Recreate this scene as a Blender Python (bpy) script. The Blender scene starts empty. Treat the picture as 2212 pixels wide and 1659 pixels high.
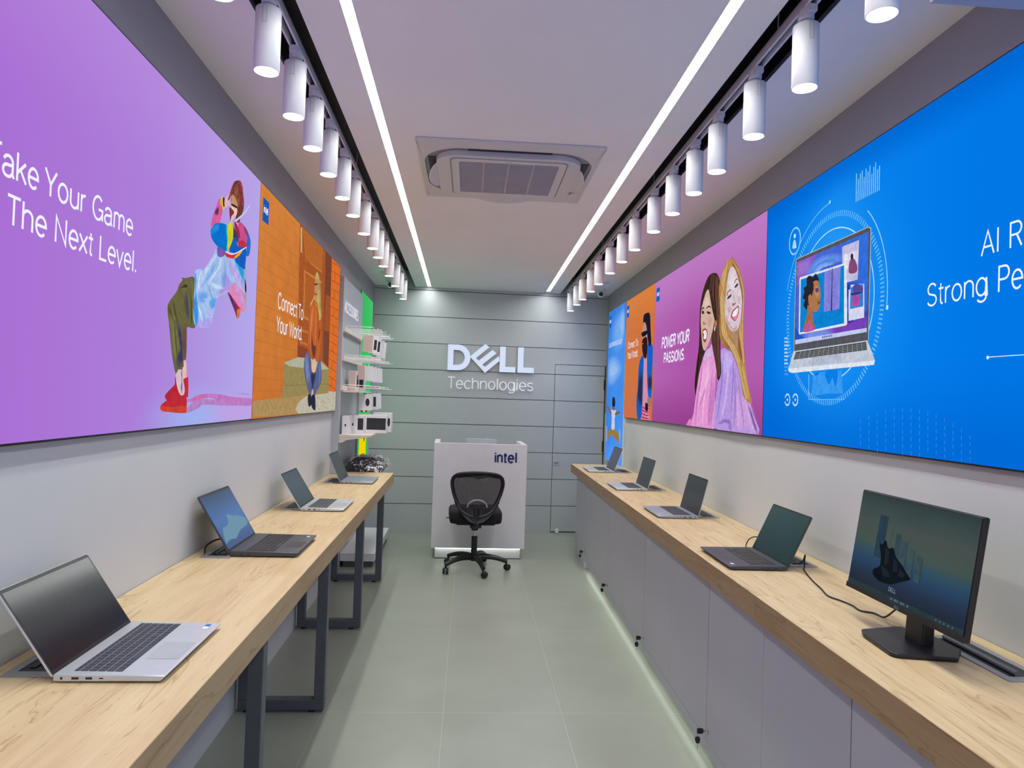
import bpy, math, random
from mathutils import Matrix, Vector
PI = math.pi
sc = bpy.context.scene

# ------------------------------------------------------------ camera, world, exposure
cd = bpy.data.cameras.new('camera'); cam = bpy.data.objects.new('camera', cd)
cd.sensor_width = 36.0; cd.lens = 1480 / 2212 * 36.0; cd.clip_start = 0.02; cd.clip_end = 60
r_ = Vector((0.99757038, -0.06148798, 0.03275014)); u_ = Vector((-0.03401444, -0.01962865, 0.99922857)); f_ = Vector((0.0607977, 0.9979148, 0.02167244))
cam.matrix_world = Matrix(((r_.x, u_.x, -f_.x, 0), (r_.y, u_.y, -f_.y, 0), (r_.z, u_.z, -f_.z, 1.55), (0, 0, 0, 1)))
sc.collection.objects.link(cam); sc.camera = cam
w = bpy.data.worlds.new('world'); sc.world = w; w.use_nodes = True
w.node_tree.nodes['Background'].inputs[0].default_value = (0.80, 0.84, 0.90, 1)
w.node_tree.nodes['Background'].inputs[1].default_value = 0.7
sc.view_settings.view_transform = 'Standard'; sc.view_settings.look = 'None'
sc.view_settings.exposure = 0.0; sc.view_settings.gamma = 1.0; sc.view_settings.use_curve_mapping = False
sc.cycles.max_bounces = 8; sc.cycles.diffuse_bounces = 5; sc.cycles.glossy_bounces = 4
sc.cycles.transparent_max_bounces = 24; sc.cycles.sample_clamp_indirect = 6.0
sc.cycles.use_denoising = True; sc.cycles.use_light_tree = True
SPOT_W = 10.0; STRIP_E = 46.0

# ------------------------------------------------------------ helpers
ZC, ZT = 2.811, 0.895
AL, AR, AB = -0.0114, 0.0137, 0.045          # the side walls open out slightly towards the back; the back wall is a little askew
PWL, PWR, YB = -1.0425, 1.4952, 7.981
TL, TR, TB = math.atan(0.0114), -math.atan(0.0137), math.atan(0.045)

def lin(h):
    h = h.lstrip('#'); o = []
    for i in (0, 2, 4):
        v = int(h[i:i+2], 16) / 255
        o.append(v / 12.92 if v <= 0.04045 else ((v + 0.055) / 1.055) ** 2.4)
    return (o[0], o[1], o[2], 1.0)

def nt(name):
    m = bpy.data.materials.new(name); m.use_nodes = True
    t = m.node_tree; t.nodes.clear(); out = t.nodes.new('ShaderNodeOutputMaterial')
    return m, t, out

def N(t, typ, **kw):
    n = t.nodes.new(typ)
    for k, v in kw.items(): setattr(n, k, v)
    return n

def ramp(t, fac, stops, interp='LINEAR'):
    r = t.nodes.new('ShaderNodeValToRGB'); r.color_ramp.interpolation = interp
    e = r.color_ramp.elements
    e[0].position, e[0].color = stops[0]; e[1].position, e[1].color = stops[-1]
    for p, c in stops[1:-1]:
        x = e.new(p); x.color = c
    t.links.new(fac, r.inputs[0]); return r.outputs[0]

def mat(name, col, rough=0.5, metal=0.0, vary=0.06, scale=8.0, bump=0.0, bscale=200.0, spec=0.5, stretch=None, emit=None, coat=0.0):
    """painted / plastic / metal surface with a fine procedural variation"""
    m, t, out = nt(name); p = N(t, 'ShaderNodeBsdfPrincipled'); c = lin(col) if isinstance(col, str) else col
    tc = N(t, 'ShaderNodeTexCoord'); src = tc.outputs['Object']
    if stretch:
        mp = N(t, 'ShaderNodeMapping'); mp.inputs['Scale'].default_value = stretch
        t.links.new(src, mp.inputs[0]); src = mp.outputs[0]
    nz = N(t, 'ShaderNodeTexNoise'); nz.inputs['Scale'].default_value = scale; nz.inputs['Detail'].default_value = 4
    t.links.new(src, nz.inputs['Vector'])
    lo = tuple(x * (1 - vary) for x in c[:3]) + (1,); hi = tuple(min(1, x * (1 + vary)) for x in c[:3]) + (1,)
    t.links.new(ramp(t, nz.outputs[0], [(0.3, lo), (0.7, hi)]), p.inputs['Base Color'])
    p.inputs['Roughness'].default_value = rough; p.inputs['Metallic'].default_value = metal
    p.inputs['Specular IOR Level'].default_value = spec; p.inputs['Coat Weight'].default_value = coat
    if emit:
        p.inputs['Emission Color'].default_value = lin(emit[0]); p.inputs['Emission Strength'].default_value = emit[1]
    if bump:
        n2 = N(t, 'ShaderNodeTexNoise'); n2.inputs['Scale'].default_value = bscale; t.links.new(src, n2.inputs['Vector'])
        b = N(t, 'ShaderNodeBump'); b.inputs['Strength'].default_value = bump; b.inputs['Distance'].default_value = 0.002
        t.links.new(n2.outputs[0], b.inputs['Height']); t.links.new(b.outputs[0], p.inputs['Normal'])
    t.links.new(p.outputs[0], out.inputs[0]); return m

def emis(name, col, s=1.0):
    m, t, out = nt(name); e = N(t, 'ShaderNodeEmission'); e.inputs[0].default_value = lin(col) if isinstance(col, str) else col
    e.inputs[1].default_value = s; t.links.new(e.outputs[0], out.inputs[0]); return m

class MB:
    """collects shapes into one mesh"""
    def __init__(s): s.v = []; s.f = []; s.c = []
    def quadset(s, vs, fs, col=None):
        n = len(s.v); s.v += [tuple(p) for p in vs]; s.f += [tuple(i + n for i in f) for f in fs]; s.c += [col] * len(fs); return s
    def box(s, x0, x1, y0, y1, z0, z1):
        return s.quadset([(x0,y0,z0),(x1,y0,z0),(x1,y1,z0),(x0,y1,z0),(x0,y0,z1),(x1,y0,z1),(x1,y1,z1),(x0,y1,z1)],
                         [(0,3,2,1),(4,5,6,7),(0,1,5,4),(1,2,6,5),(2,3,7,6),(3,0,4,7)])
    def prism(s, poly, a, b, fn, col=None):
        """poly in 2D, extruded between a and b; fn(u, v, w) -> 3D"""
        n = len(poly); ar = sum(poly[i][0]*poly[(i+1)%n][1]-poly[(i+1)%n][0]*poly[i][1] for i in range(n))
        if ar < 0: poly = poly[::-1]
        vs = [fn(u, v, a) for u, v in poly] + [fn(u, v, b) for u, v in poly]
        fs = [tuple(range(n-1, -1, -1)), tuple(range(n, 2*n))] + [(i, (i+1)%n, n+(i+1)%n, n+i) for i in range(n)]
        return s.quadset(vs, fs, col)
    def flat(s, poly, fn, col=None):
        return s.quadset([fn(u, v) for u, v in poly], [tuple(range(len(poly)))], col)
    def soft(s, poly, fn, col):
        """airbrushed patch: full colour inside, fading out past its outline"""
        n = len(poly); cx = sum(p[0] for p in poly)/n; cy = sum(p[1] for p in poly)/n
        a = [fn(cx+(u-cx)*.6, cy+(v-cy)*.6) for u, v in poly]; b = [fn(cx+(u-cx)*1.15, cy+(v-cy)*1.15) for u, v in poly]
        k = len(s.v); s.v += a + b; c1 = tuple(col[:3])+(1.0,); c0 = tuple(col[:3])+(0.0,)
        s.f.append(tuple(range(k, k+n))); s.c.append(c1)
        for i in range(n):
            j = (i+1) % n; s.f.append((k+i, k+j, k+n+j, k+n+i)); s.c.append([c1, c1, c0, c0])
        return s
    def cyl(s, p0, p1, r0, r1=None, n=20, caps=True):
        r1 = r0 if r1 is None else r1; p0, p1 = Vector(p0), Vector(p1); d = (p1-p0).normalized()
        a = d.orthogonal().normalized(); b = d.cross(a); vs = []
        for p, r in ((p0, r0), (p1, r1)):
            for i in range(n):
                t = 2*PI*i/n; vs.append(p + a*r*math.cos(t) + b*r*math.sin(t))
        fs = [(i, (i+1)%n, n+(i+1)%n, n+i) for i in range(n)]
        if caps: fs += [tuple(range(n-1,-1,-1)), tuple(range(n, 2*n))]
        return s.quadset(vs, fs)
    def tube(s, pts, r, n=8, closed=False, flat=1.0):
        pts = [Vector(p) for p in pts]; m = len(pts); rr = r if isinstance(r, (list, tuple)) else [r]*m
        vs = []; prev = None
        for i, p in enumerate(pts):
            if closed: d = pts[(i+1)%m] - pts[i-1]
            else: d = pts[min(i+1, m-1)] - pts[max(i-1, 0)]
            d.normalize()
            a = (prev - d*prev.dot(d)) if prev is not None else d.orthogonal()
            if a.length < 1e-6: a = d.orthogonal()
            a.normalize(); prev = a; b = d.cross(a)
            for k in range(n):
                t = 2*PI*k/n; vs.append(p + a*rr[i]*math.cos(t) + b*rr[i]*flat*math.sin(t))
        fs = []
        for i in range(m if closed else m-1):
            j = (i+1) % m
            for k in range(n): fs.append((i*n+k, i*n+(k+1)%n, j*n+(k+1)%n, j*n+k))
        if not closed: fs += [tuple(range(n-1,-1,-1)), tuple(range((m-1)*n, m*n))]
        return s.quadset(vs, fs)
    def lathe(s, prof, n=24, c=(0,0,0), caps=True):
        vs = []; m = len(prof)
        for r, z in prof:
            for k in range(n):
                t = 2*PI*k/n; vs.append((c[0]+r*math.cos(t), c[1]+r*math.sin(t), c[2]+z))
        fs = [(i*n+k, i*n+(k+1)%n, (i+1)*n+(k+1)%n, (i+1)*n+k) for i in range(m-1) for k in range(n)]
        if caps: fs += [tuple(range(n-1,-1,-1)), tuple(range((m-1)*n, m*n))]
        return s.quadset(vs, fs)
    def xf(s, M, start=0):
        for i in range(start, len(s.v)): s.v[i] = tuple(M @ Vector(s.v[i]))
        return s
    def build(s, name, m, parent=None, bevel=0.0, smooth=0.0, seg=2, sub=0):
        me = bpy.data.meshes.new(name); me.from_pydata(s.v, [], s.f); me.update()
        if any(c is not None for c in s.c):
            ca = me.color_attributes.new('print', 'FLOAT_COLOR', 'CORNER')
            for p in me.polygons:
                cc = s.c[p.index] or (1, 1, 1, 1)
                for q, li in enumerate(p.loop_indices): ca.data[li].color = cc[q] if isinstance(cc, list) else cc
        o = bpy.data.objects.new(name, me); sc.collection.objects.link(o)
        if m: me.materials.append(m)
        if parent: o.parent = parent
        if smooth:
            for p in me.polygons: p.use_smooth = True
            me.set_sharp_from_angle(angle=math.radians(smooth))
        if bevel:
            b = o.modifiers.new('bevel', 'BEVEL'); b.width = bevel; b.segments = seg; b.limit_method = 'ANGLE'; b.angle_limit = 0.6
        if sub:
            b = o.modifiers.new('sub', 'SUBSURF'); b.levels = sub; b.render_levels = sub
        return o

def tag(o, label=None, cat=None, group=None, kind=None):
    if label: o['label'] = label
    if cat: o['category'] = cat
    if group: o['group'] = group
    if kind: o['kind'] = kind
    return o

def thing(name, label, cat, loc=(0,0,0), rz=0.0, group=None):
    o = bpy.data.objects.new(name, None); sc.collection.objects.link(o); o.empty_display_size = 0.05
    o.location = loc; o.rotation_euler = (0, 0, rz); return tag(o, label, cat, group)

def dup(o, parent=None):
    c = o.copy(); sc.collection.objects.link(c); c.parent = parent
    for ch in list(o.children): dup(ch, c)
    return c

def on_left(p, y, z): return (p + AL*y, y, z)      # a point on a line running along the left wall
def on_right(p, y, z): return (p + AR*y, y, z)
XY = lambda u, v, w_: (u, v, w_)
YZ = lambda u, v, w_: (w_, u, v)
XZ = lambda u, v, w_: (u, w_, v)

# ------------------------------------------------------------ lettering: strokes turned into outlines
def arc(cx, cy, rx, ry, a0, a1, n=9):
    return [(cx + rx*math.cos(math.radians(a0+(a1-a0)*i/n)), cy + ry*math.sin(math.radians(a0+(a1-a0)*i/n))) for i in range(n+1)]
X = 0.72
def bowl(cx, a0=0, a1=360): return arc(cx, X/2, .25, X/2, a0, a1, 14 if abs(a1-a0) > 200 else 8)
GL = {
 'a': (.60, [arc(.28,.50,.21,.22,165,0,8)+[(.49,.12),(.56,.0)], [(.49,.43),(.30,.40)]+arc(.25,.20,.20,.20,95,270,8)+arc(.27,.22,.22,.22,270,350,5)]),
 'b': (.62, [[(.08,0),(.08,1)], bowl(.32,160,-160)]),
 'c': (.56, [bowl(.31,45,315)]),
 'd': (.62, [[(.54,0),(.54,1)], bowl(.30,20,340)]),
 'e': (.60, [[(.07,.37),(.55,.37)]+arc(.31,.36,.24,.36,2,315,15)]),
 'f': (.34, [arc(.30,.80,.14,.20,80,180,5)+[(.16,0)], [(.02,.70),(.32,.70)]]),
 'g': (.62, [bowl(.30,20,340), [(.54,X),(.54,-.04)]+arc(.31,-.04,.23,.22,0,-150,7)]),
 'h': (.60, [[(.08,0),(.08,1)], arc(.30,.47,.22,.25,180,0,8)+[(.52,0)]]),
 'i': (.20, [[(.10,0),(.10,X)], [(.10,.88),(.10,1)]]),
 'k': (.54, [[(.08,0),(.08,1)], [(.48,X),(.08,.28)], [(.24,.42),(.52,0)]]),
 'l': (.20, [[(.10,0),(.10,1)]]),
 'm': (.88, [[(.08,0),(.08,X)], arc(.26,.50,.18,.22,180,0,7)+[(.44,0)], arc(.62,.50,.18,.22,180,0,7)+[(.80,0)]]),
 'n': (.60, [[(.08,0),(.08,X)], arc(.30,.47,.22,.25,180,0,8)+[(.52,0)]]),
 'o': (.62, [bowl(.31)]),
 'r': (.36, [[(.08,0),(.08,X)], arc(.30,.46,.22,.25,180,85,6)]),
 's': (.54, [arc(.27,.54,.19,.17,25,215,8)+arc(.27,.19,.20,.19,50,-155,9)]),
 't': (.32, [[(.15,.92),(.15,.14)]+arc(.26,.14,.11,.13,180,275,4), [(.02,.70),(.30,.70)]]),
 'u': (.60, [[(.08,X)]+arc(.30,.25,.22,.25,180,360,8), [(.52,X),(.52,0)]]),
 'v': (.52, [[(.03,X),(.26,0),(.49,X)]]),
 'w': (.78, [[(.03,X),(.21,0),(.39,X),(.57,0),(.75,X)]]),
 'x': (.52, [[(.03,X),(.49,0)], [(.49,X),(.03,0)]]),
 'y': (.52, [[(.03,X),(.26,.02)], [(.49,X),(.22,-.18),(.06,-.24)]]),
 'A': (.70, [[(.03,0),(.35,1),(.67,0)], [(.15,.34),(.55,.34)]]),
 'C': (.74, [arc(.40,.5,.32,.5,40,320,14)]),
 'D': (.74, [[(.10,0),(.10,1),(.34,1)]+arc(.36,.5,.31,.5,80,-80,10)+[(.34,0),(.10,0)]]),
 'E': (.64, [[(.58,1),(.10,1),(.10,0),(.60,0)], [(.10,.52),(.54,.52)]]),
 'F': (.60, [[(.58,1),(.10,1),(.10,0)], [(.10,.52),(.52,.52)]]),
 'G': (.78, [arc(.40,.5,.32,.5,45,335,14), [(.44,.45),(.70,.45),(.70,0)]]),
 'I': (.26, [[(.13,0),(.13,1)]]),
 'L': (.56, [[(.10,1),(.10,0),(.54,0)]]),
 'M': (.84, [[(.09,0),(.09,1),(.42,.15),(.75,1),(.75,0)]]),
 'N': (.74, [[(.10,0),(.10,1),(.64,0),(.64,1)]]),
 'O': (.78, [arc(.39,.5,.32,.5,0,360,18)]),
 'P': (.66, [[(.10,0),(.10,1),(.36,1)]+arc(.38,.74,.22,.26,85,-85,7)+[(.10,.48)]]),
 'Q': (.78, [arc(.39,.5,.32,.5,0,360,18), [(.50,.2),(.72,-.04)]]),
 'R': (.70, [[(.10,0),(.10,1),(.38,1)]+arc(.40,.75,.21,.25,85,-85,7)+[(.10,.50)], [(.40,.49),(.63,0)]]),
 'S': (.68, [arc(.34,.74,.24,.26,25,230,9)+arc(.34,.25,.26,.25,50,-160,10)]),
 'T': (.60, [[(.30,0),(.30,1)], [(.02,1),(.58,1)]]),
 'U': (.74, [[(.10,1)]+arc(.37,.30,.27,.30,180,360,10)+[(.64,1)]]),
 'W': (.98, [[(.02,1),(.26,0),(.49,.95),(.72,0),(.96,1)]]),
 'Y': (.64, [[(.03,1),(.32,.45),(.61,1)], [(.32,.45),(.32,0)]]),
 '.': (.24, [[(.10,0),(.10,.12)]]), ' ': (.30, []),
}
def stroke(pts, t):
    """one polyline -> one outline quad strip, mitred"""
    closed = math.dist(pts[0], pts[-1]) < 1e-4
    if closed: pts = pts[:-1]
    n = len(pts); L_, R_ = [], []
    for i, (x, y) in enumerate(pts):
        a = pts[i-1] if (i or closed) else None; b = pts[(i+1) % n] if (i < n-1 or closed) else None
        ds = []
        if a: l = math.dist(a, (x, y)) or 1; ds.append(((x-a[0])/l, (y-a[1])/l))
        if b: l = math.dist(b, (x, y)) or 1; ds.append(((b[0]-x)/l, (b[1]-y)/l))
        if len(ds) == 2:
            mx, my = ds[0][0]+ds[1][0], ds[0][1]+ds[1][1]; l = math.hypot(mx, my)
            if l < 0.3: mx, my, k = ds[1][0], ds[1][1], 1
            else: mx, my = mx/l, my/l; k = min(2.2, 1/max(.2, mx*ds[1][0]+my*ds[1][1]))
        else: (mx, my), k = ds[0], 1
        L_.append((x-my*t/2*k, y+mx*t/2*k)); R_.append((x+my*t/2*k, y-mx*t/2*k))
    q = []
    for i in range(n if closed else n-1):
        j = (i+1) % n; q.append((R_[i], R_[j], L_[j], L_[i]))
    return q
def text_quads(s, t=.09, width=None, gap=.03, cx=1.0):
    """quads of a line of text, cap height 1, starting at 0; scaled in x to a given width"""
    pen = 0; out = []
    for ch in s:
        w_, st = GL[ch]
        for k in st: out.append((pen, k))
        pen += w_ + gap
    k = (width/pen) if width else cx; q = []
    for p0, st in out:
        st = [((p0+x)*k, y) for x, y in st]
        q += stroke(st, t)
    return q
def add_text(mb, s, org, h, t=.09, width=None, fn=None, col=None, depth=None, slant=0.0, sgn=1):
    """org (u, v) of the baseline start; h cap height; sgn -1 where u runs against the reading direction"""
    for q in text_quads(s, t, width/h if width else None):
        pl = [(org[0]+sgn*h*(x+slant*y), org[1]+h*y) for x, y in q]
        if depth is None: mb.flat(pl if sgn > 0 else pl[::-1], fn, col)
        else: mb.prism(pl, depth[0], depth[1], fn, col)

def smooth_poly(p, k=4):
    n = len(p); out = []
    for i in range(n):
        p0, p1, p2, p3 = p[i-1], p[i], p[(i+1) % n], p[(i+2) % n]
        for j in range(k):
            t = j/k
            out.append(tuple(.5*((2*p1[a])+(-p0[a]+p2[a])*t+(2*p0[a]-5*p1[a]+4*p2[a]-p3[a])*t*t+(-p0[a]+3*p1[a]-3*p2[a]+p3[a])*t**3) for a in (0, 1)))
    return out

# ------------------------------------------------------------ materials
M = {}
M['wall'] = mat('wall_paint', 'c8cbcd', .55, vary=.02, scale=3)
M['wallup'] = mat('grey_wall_paint', '96969c', .55, vary=.02, scale=3)
M['ceil'] = mat('ceiling_paint', 'f6f3f3', .6, vary=.02, scale=2)
M['backwall'] = mat('grey_wall_panel', 'b4babc', .45, vary=.02, scale=4)
M['groove'] = mat('dark_groove', '3a4246', .8)
M['white'] = mat('white_lacquer', 'dedee2', .35, vary=.02)
M['white_metal'] = mat('white_powder_coat', 'e2e2e4', .45, vary=.02)
M['slot'] = mat('glossy_dark_recess', '121216', .28, vary=.1)
M['cab'] = mat('grey_laminate', 'b4b4bc', .5, vary=.03, scale=2)
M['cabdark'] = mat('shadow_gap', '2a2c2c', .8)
M['steel'] = mat('grey_steel_tube', '5c6068', .45, metal=.25, vary=.05, scale=30)
M['silver'] = mat('silver_shell', 'c6cbd0', .32, metal=.35, vary=.02, scale=40)
M['silver_dk'] = mat('blueish_silver_shell', 'a3abba', .32, metal=.4, vary=.02, scale=40)
M['darkshell'] = mat('dark_graphite_shell', '43444c', .42, metal=.15, vary=.04, scale=40)
M['key'] = mat('dark_keys', '3a3c46', .5, vary=.05)
M['key_grey'] = mat('grey_keys', '7f8a98', .5, vary=.05)
M['bezel'] = mat('black_bezel', '101114', .3)
M['pad'] = mat('touchpad', 'b8bdc0', .3, metal=.3)
M['paddk'] = mat('dark_touchpad', '35363d', .35)
M['black'] = mat('black_plastic', '17181b', .42, vary=.12, scale=20)
M['blackfab'] = mat('black_seat_fabric', '111214', .9, vary=.2, scale=60, bump=.5, bscale=900)
M['rubber'] = mat('black_rubber', '1a1a1c', .6)
M['chrome'] = mat('chrome', 'c8c8c8', .15, metal=1.0)
M['socket'] = mat('grey_anodised_plate', '9a9aa0', .4, metal=.4, vary=.05)
M['paper'] = mat('white_card', 'e6e6ea', .6, vary=.02)
M['taupe'] = mat('taupe_card_side', 'c9b3aa', .6, vary=.02)
M['ink'] = mat('dark_print', '23252c', .5)
M['rail'] = mat('beige_metal_rail', 'd6cdc4', .45, vary=.02)
M['panelgrey'] = mat('grey_gondola_panel', 'a8adb5', .5, vary=.02)
M['slat'] = mat('slatted_steel', 'b9c1c1', .4, metal=.2, vary=.04, stretch=(1, 60, 1), scale=4)
M['navy'] = mat('navy_letter', '1c2c66', .4)
M['midblue'] = mat('blue_letter_dot', '2c6ab4', .4)
M['red'] = mat('red_print', 'd03848', .5)
M['led'] = emis('led_strip_light', 'fbfdfb', STRIP_E)
M['lens'] = emis('lamp_lens_light', 'ffffff', 12)
M['kick'] = emis('under_cabinet_light', 'e9f6e4', 4.0)
M['sign'] = emis('backlit_letter_face', 'd4e0f6', 1.0)
M['textwhite'] = emis('printed_white_text', 'eef2ff', 1.0)
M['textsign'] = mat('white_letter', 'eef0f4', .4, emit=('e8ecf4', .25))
for k in ('textwhite',): M[k].cycles.emission_sampling = 'NONE'

def wood(name='light_oak_laminate', tone=(1, 1, 1, 1)):
    m, t, out = nt(name); p = N(t, 'ShaderNodeBsdfPrincipled'); tc = N(t, 'ShaderNodeTexCoord')
    def mp(sc_, rot=0):
        a = N(t, 'ShaderNodeMapping'); a.inputs['Scale'].default_value = sc_; a.inputs['Rotation'].default_value = (0, 0, rot)
        t.links.new(tc.outputs['Object'], a.inputs[0]); return a.outputs[0]
    def noise(v, s, d=6, dist=0.0):
        n = N(t, 'ShaderNodeTexNoise'); n.inputs['Scale'].default_value = s; n.inputs['Detail'].default_value = d; n.inputs['Distortion'].default_value = dist
        t.links.new(v, n.inputs['Vector']); return n.outputs[0]
    def mix(f, a, b, typ='MIX'):
        x = N(t, 'ShaderNodeMixRGB', blend_type=typ)
        if isinstance(f, float): x.inputs[0].default_value = f
        else: t.links.new(f, x.inputs[0])
        for i, q in ((1, a), (2, b)):
            if isinstance(q, tuple): x.inputs[i].default_value = q
            else: t.links.new(q, x.inputs[i])
        return x.outputs[0]
    br = N(t, 'ShaderNodeTexBrick'); t.links.new(mp((1, 1, 1), PI/2), br.inputs['Vector'])
    br.inputs['Scale'].default_value = 1; br.inputs['Brick Width'].default_value = 1.15; br.inputs['Row Height'].default_value = .135
    br.inputs['Mortar Size'].default_value = .0; br.inputs['Bias'].default_value = 0.0
    br.inputs['Color1'].default_value = lin('dcc69a'); br.inputs['Color2'].default_value = lin('cfb48a')
    g1 = ramp(t, noise(mp((9, .9, 9)), 3.0, 8, .6), [(0.3, lin('c6a87c')), (0.5, lin('d8c096')), (0.72, lin('e2cea4'))])
    c = mix(.55, br.outputs[0], g1)
    fine = ramp(t, noise(mp((60, 2.2, 60)), 4.0, 6), [(0.35, (.86, .84, .82, 1)), (0.6, (1, 1, 1, 1))])
    c = mix(.4, c, fine, 'MULTIPLY')
    crack = ramp(t, noise(mp((8.5, .75, 8.5), .05), 1.5, 4, 1.1), [(0.43, (1, 1, 1, 1)), (0.462, (.94, .91, .87, 1)), (0.476, (.60, .50, .40, 1)), (0.486, (1, 1, 1, 1)), (0.6, (1, 1, 1, 1))])
    c = mix(.8, c, crack, 'MULTIPLY')
    crack2 = ramp(t, noise(mp((16, 1.3, 16), -.03), 1.9, 3, .8), [(0.40, (1, 1, 1, 1)), (0.556, (1, 1, 1, 1)), (0.563, (.66, .57, .48, 1)), (0.568, (1, 1, 1, 1)), (0.8, (1, 1, 1, 1))])
    c = mix(.7, c, crack2, 'MULTIPLY'); c = mix(1.0, c, tone, 'MULTIPLY')
    t.links.new(c, p.inputs['Base Color']); p.inputs['Roughness'].default_value = .42
    t.links.new(p.outputs[0], out.inputs[0]); return m
M['wood'] = wood('light_oak_laminate', (.92, .91, .90, 1)); M['edgeR'] = wood('shaded_brown_oak_edge_band', (.52, .44, .38, 1)); M['edgeL'] = wood('shaded_oak_edge_band', (.70, .64, .58, 1))  # edge copies toned darker: browner banding, with some shade put into the colour

def tiles():
    m, t, out = nt('grey_floor_tiles'); p = N(t, 'ShaderNodeBsdfPrincipled'); tc = N(t, 'ShaderNodeTexCoord')
    sx = N(t, 'ShaderNodeSeparateXYZ'); t.links.new(tc.outputs['Object'], sx.inputs[0])
    def seam(o, off, half):
        a = N(t, 'ShaderNodeMath', operation='ADD'); a.inputs[1].default_value = off; t.links.new(o, a.inputs[0])
        b = N(t, 'ShaderNodeMath', operation='PINGPONG'); b.inputs[1].default_value = half; t.links.new(a.outputs[0], b.inputs[0])
        c = N(t, 'ShaderNodeMath', operation='LESS_THAN'); c.inputs[1].default_value = .0014; t.links.new(b.outputs[0], c.inputs[0]); return c.outputs[0]
    mx = N(t, 'ShaderNodeMath', operation='MAXIMUM'); t.links.new(seam(sx.outputs[0], .078, .2925), mx.inputs[0]); t.links.new(seam(sx.outputs[1], -3.41, .6), mx.inputs[1])
    nz = N(t, 'ShaderNodeTexNoise'); nz.inputs['Scale'].default_value = 2.5; nz.inputs['Detail'].default_value = 8; t.links.new(tc.outputs['Object'], nz.inputs[0])
    base = ramp(t, nz.outputs[0], [(.3, lin('8d9185')), (.7, lin('959a8e'))])
    n3 = N(t, 'ShaderNodeTexNoise'); n3.inputs['Scale'].default_value = 260; t.links.new(tc.outputs['Object'], n3.inputs[0])
    sp = ramp(t, n3.outputs[0], [(.35, (.93, .93, .93, 1)), (.65, (1.04, 1.04, 1.04, 1))])
    m1 = N(t, 'ShaderNodeMixRGB', blend_type='MULTIPLY'); m1.inputs[0].default_value = 1; t.links.new(base, m1.inputs[1]); t.links.new(sp, m1.inputs[2])
    m2 = N(t, 'ShaderNodeMixRGB'); t.links.new(mx.outputs[0], m2.inputs[0]); t.links.new(m1.outputs[0], m2.inputs[1]); m2.inputs[2].default_value = lin('acaea4')
    t.links.new(m2.outputs[0], p.inputs['Base Color']); p.inputs['Roughness'].default_value = .33
    t.links.new(p.outputs[0], out.inputs[0]); return m
M['floor'] = tiles()

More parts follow.
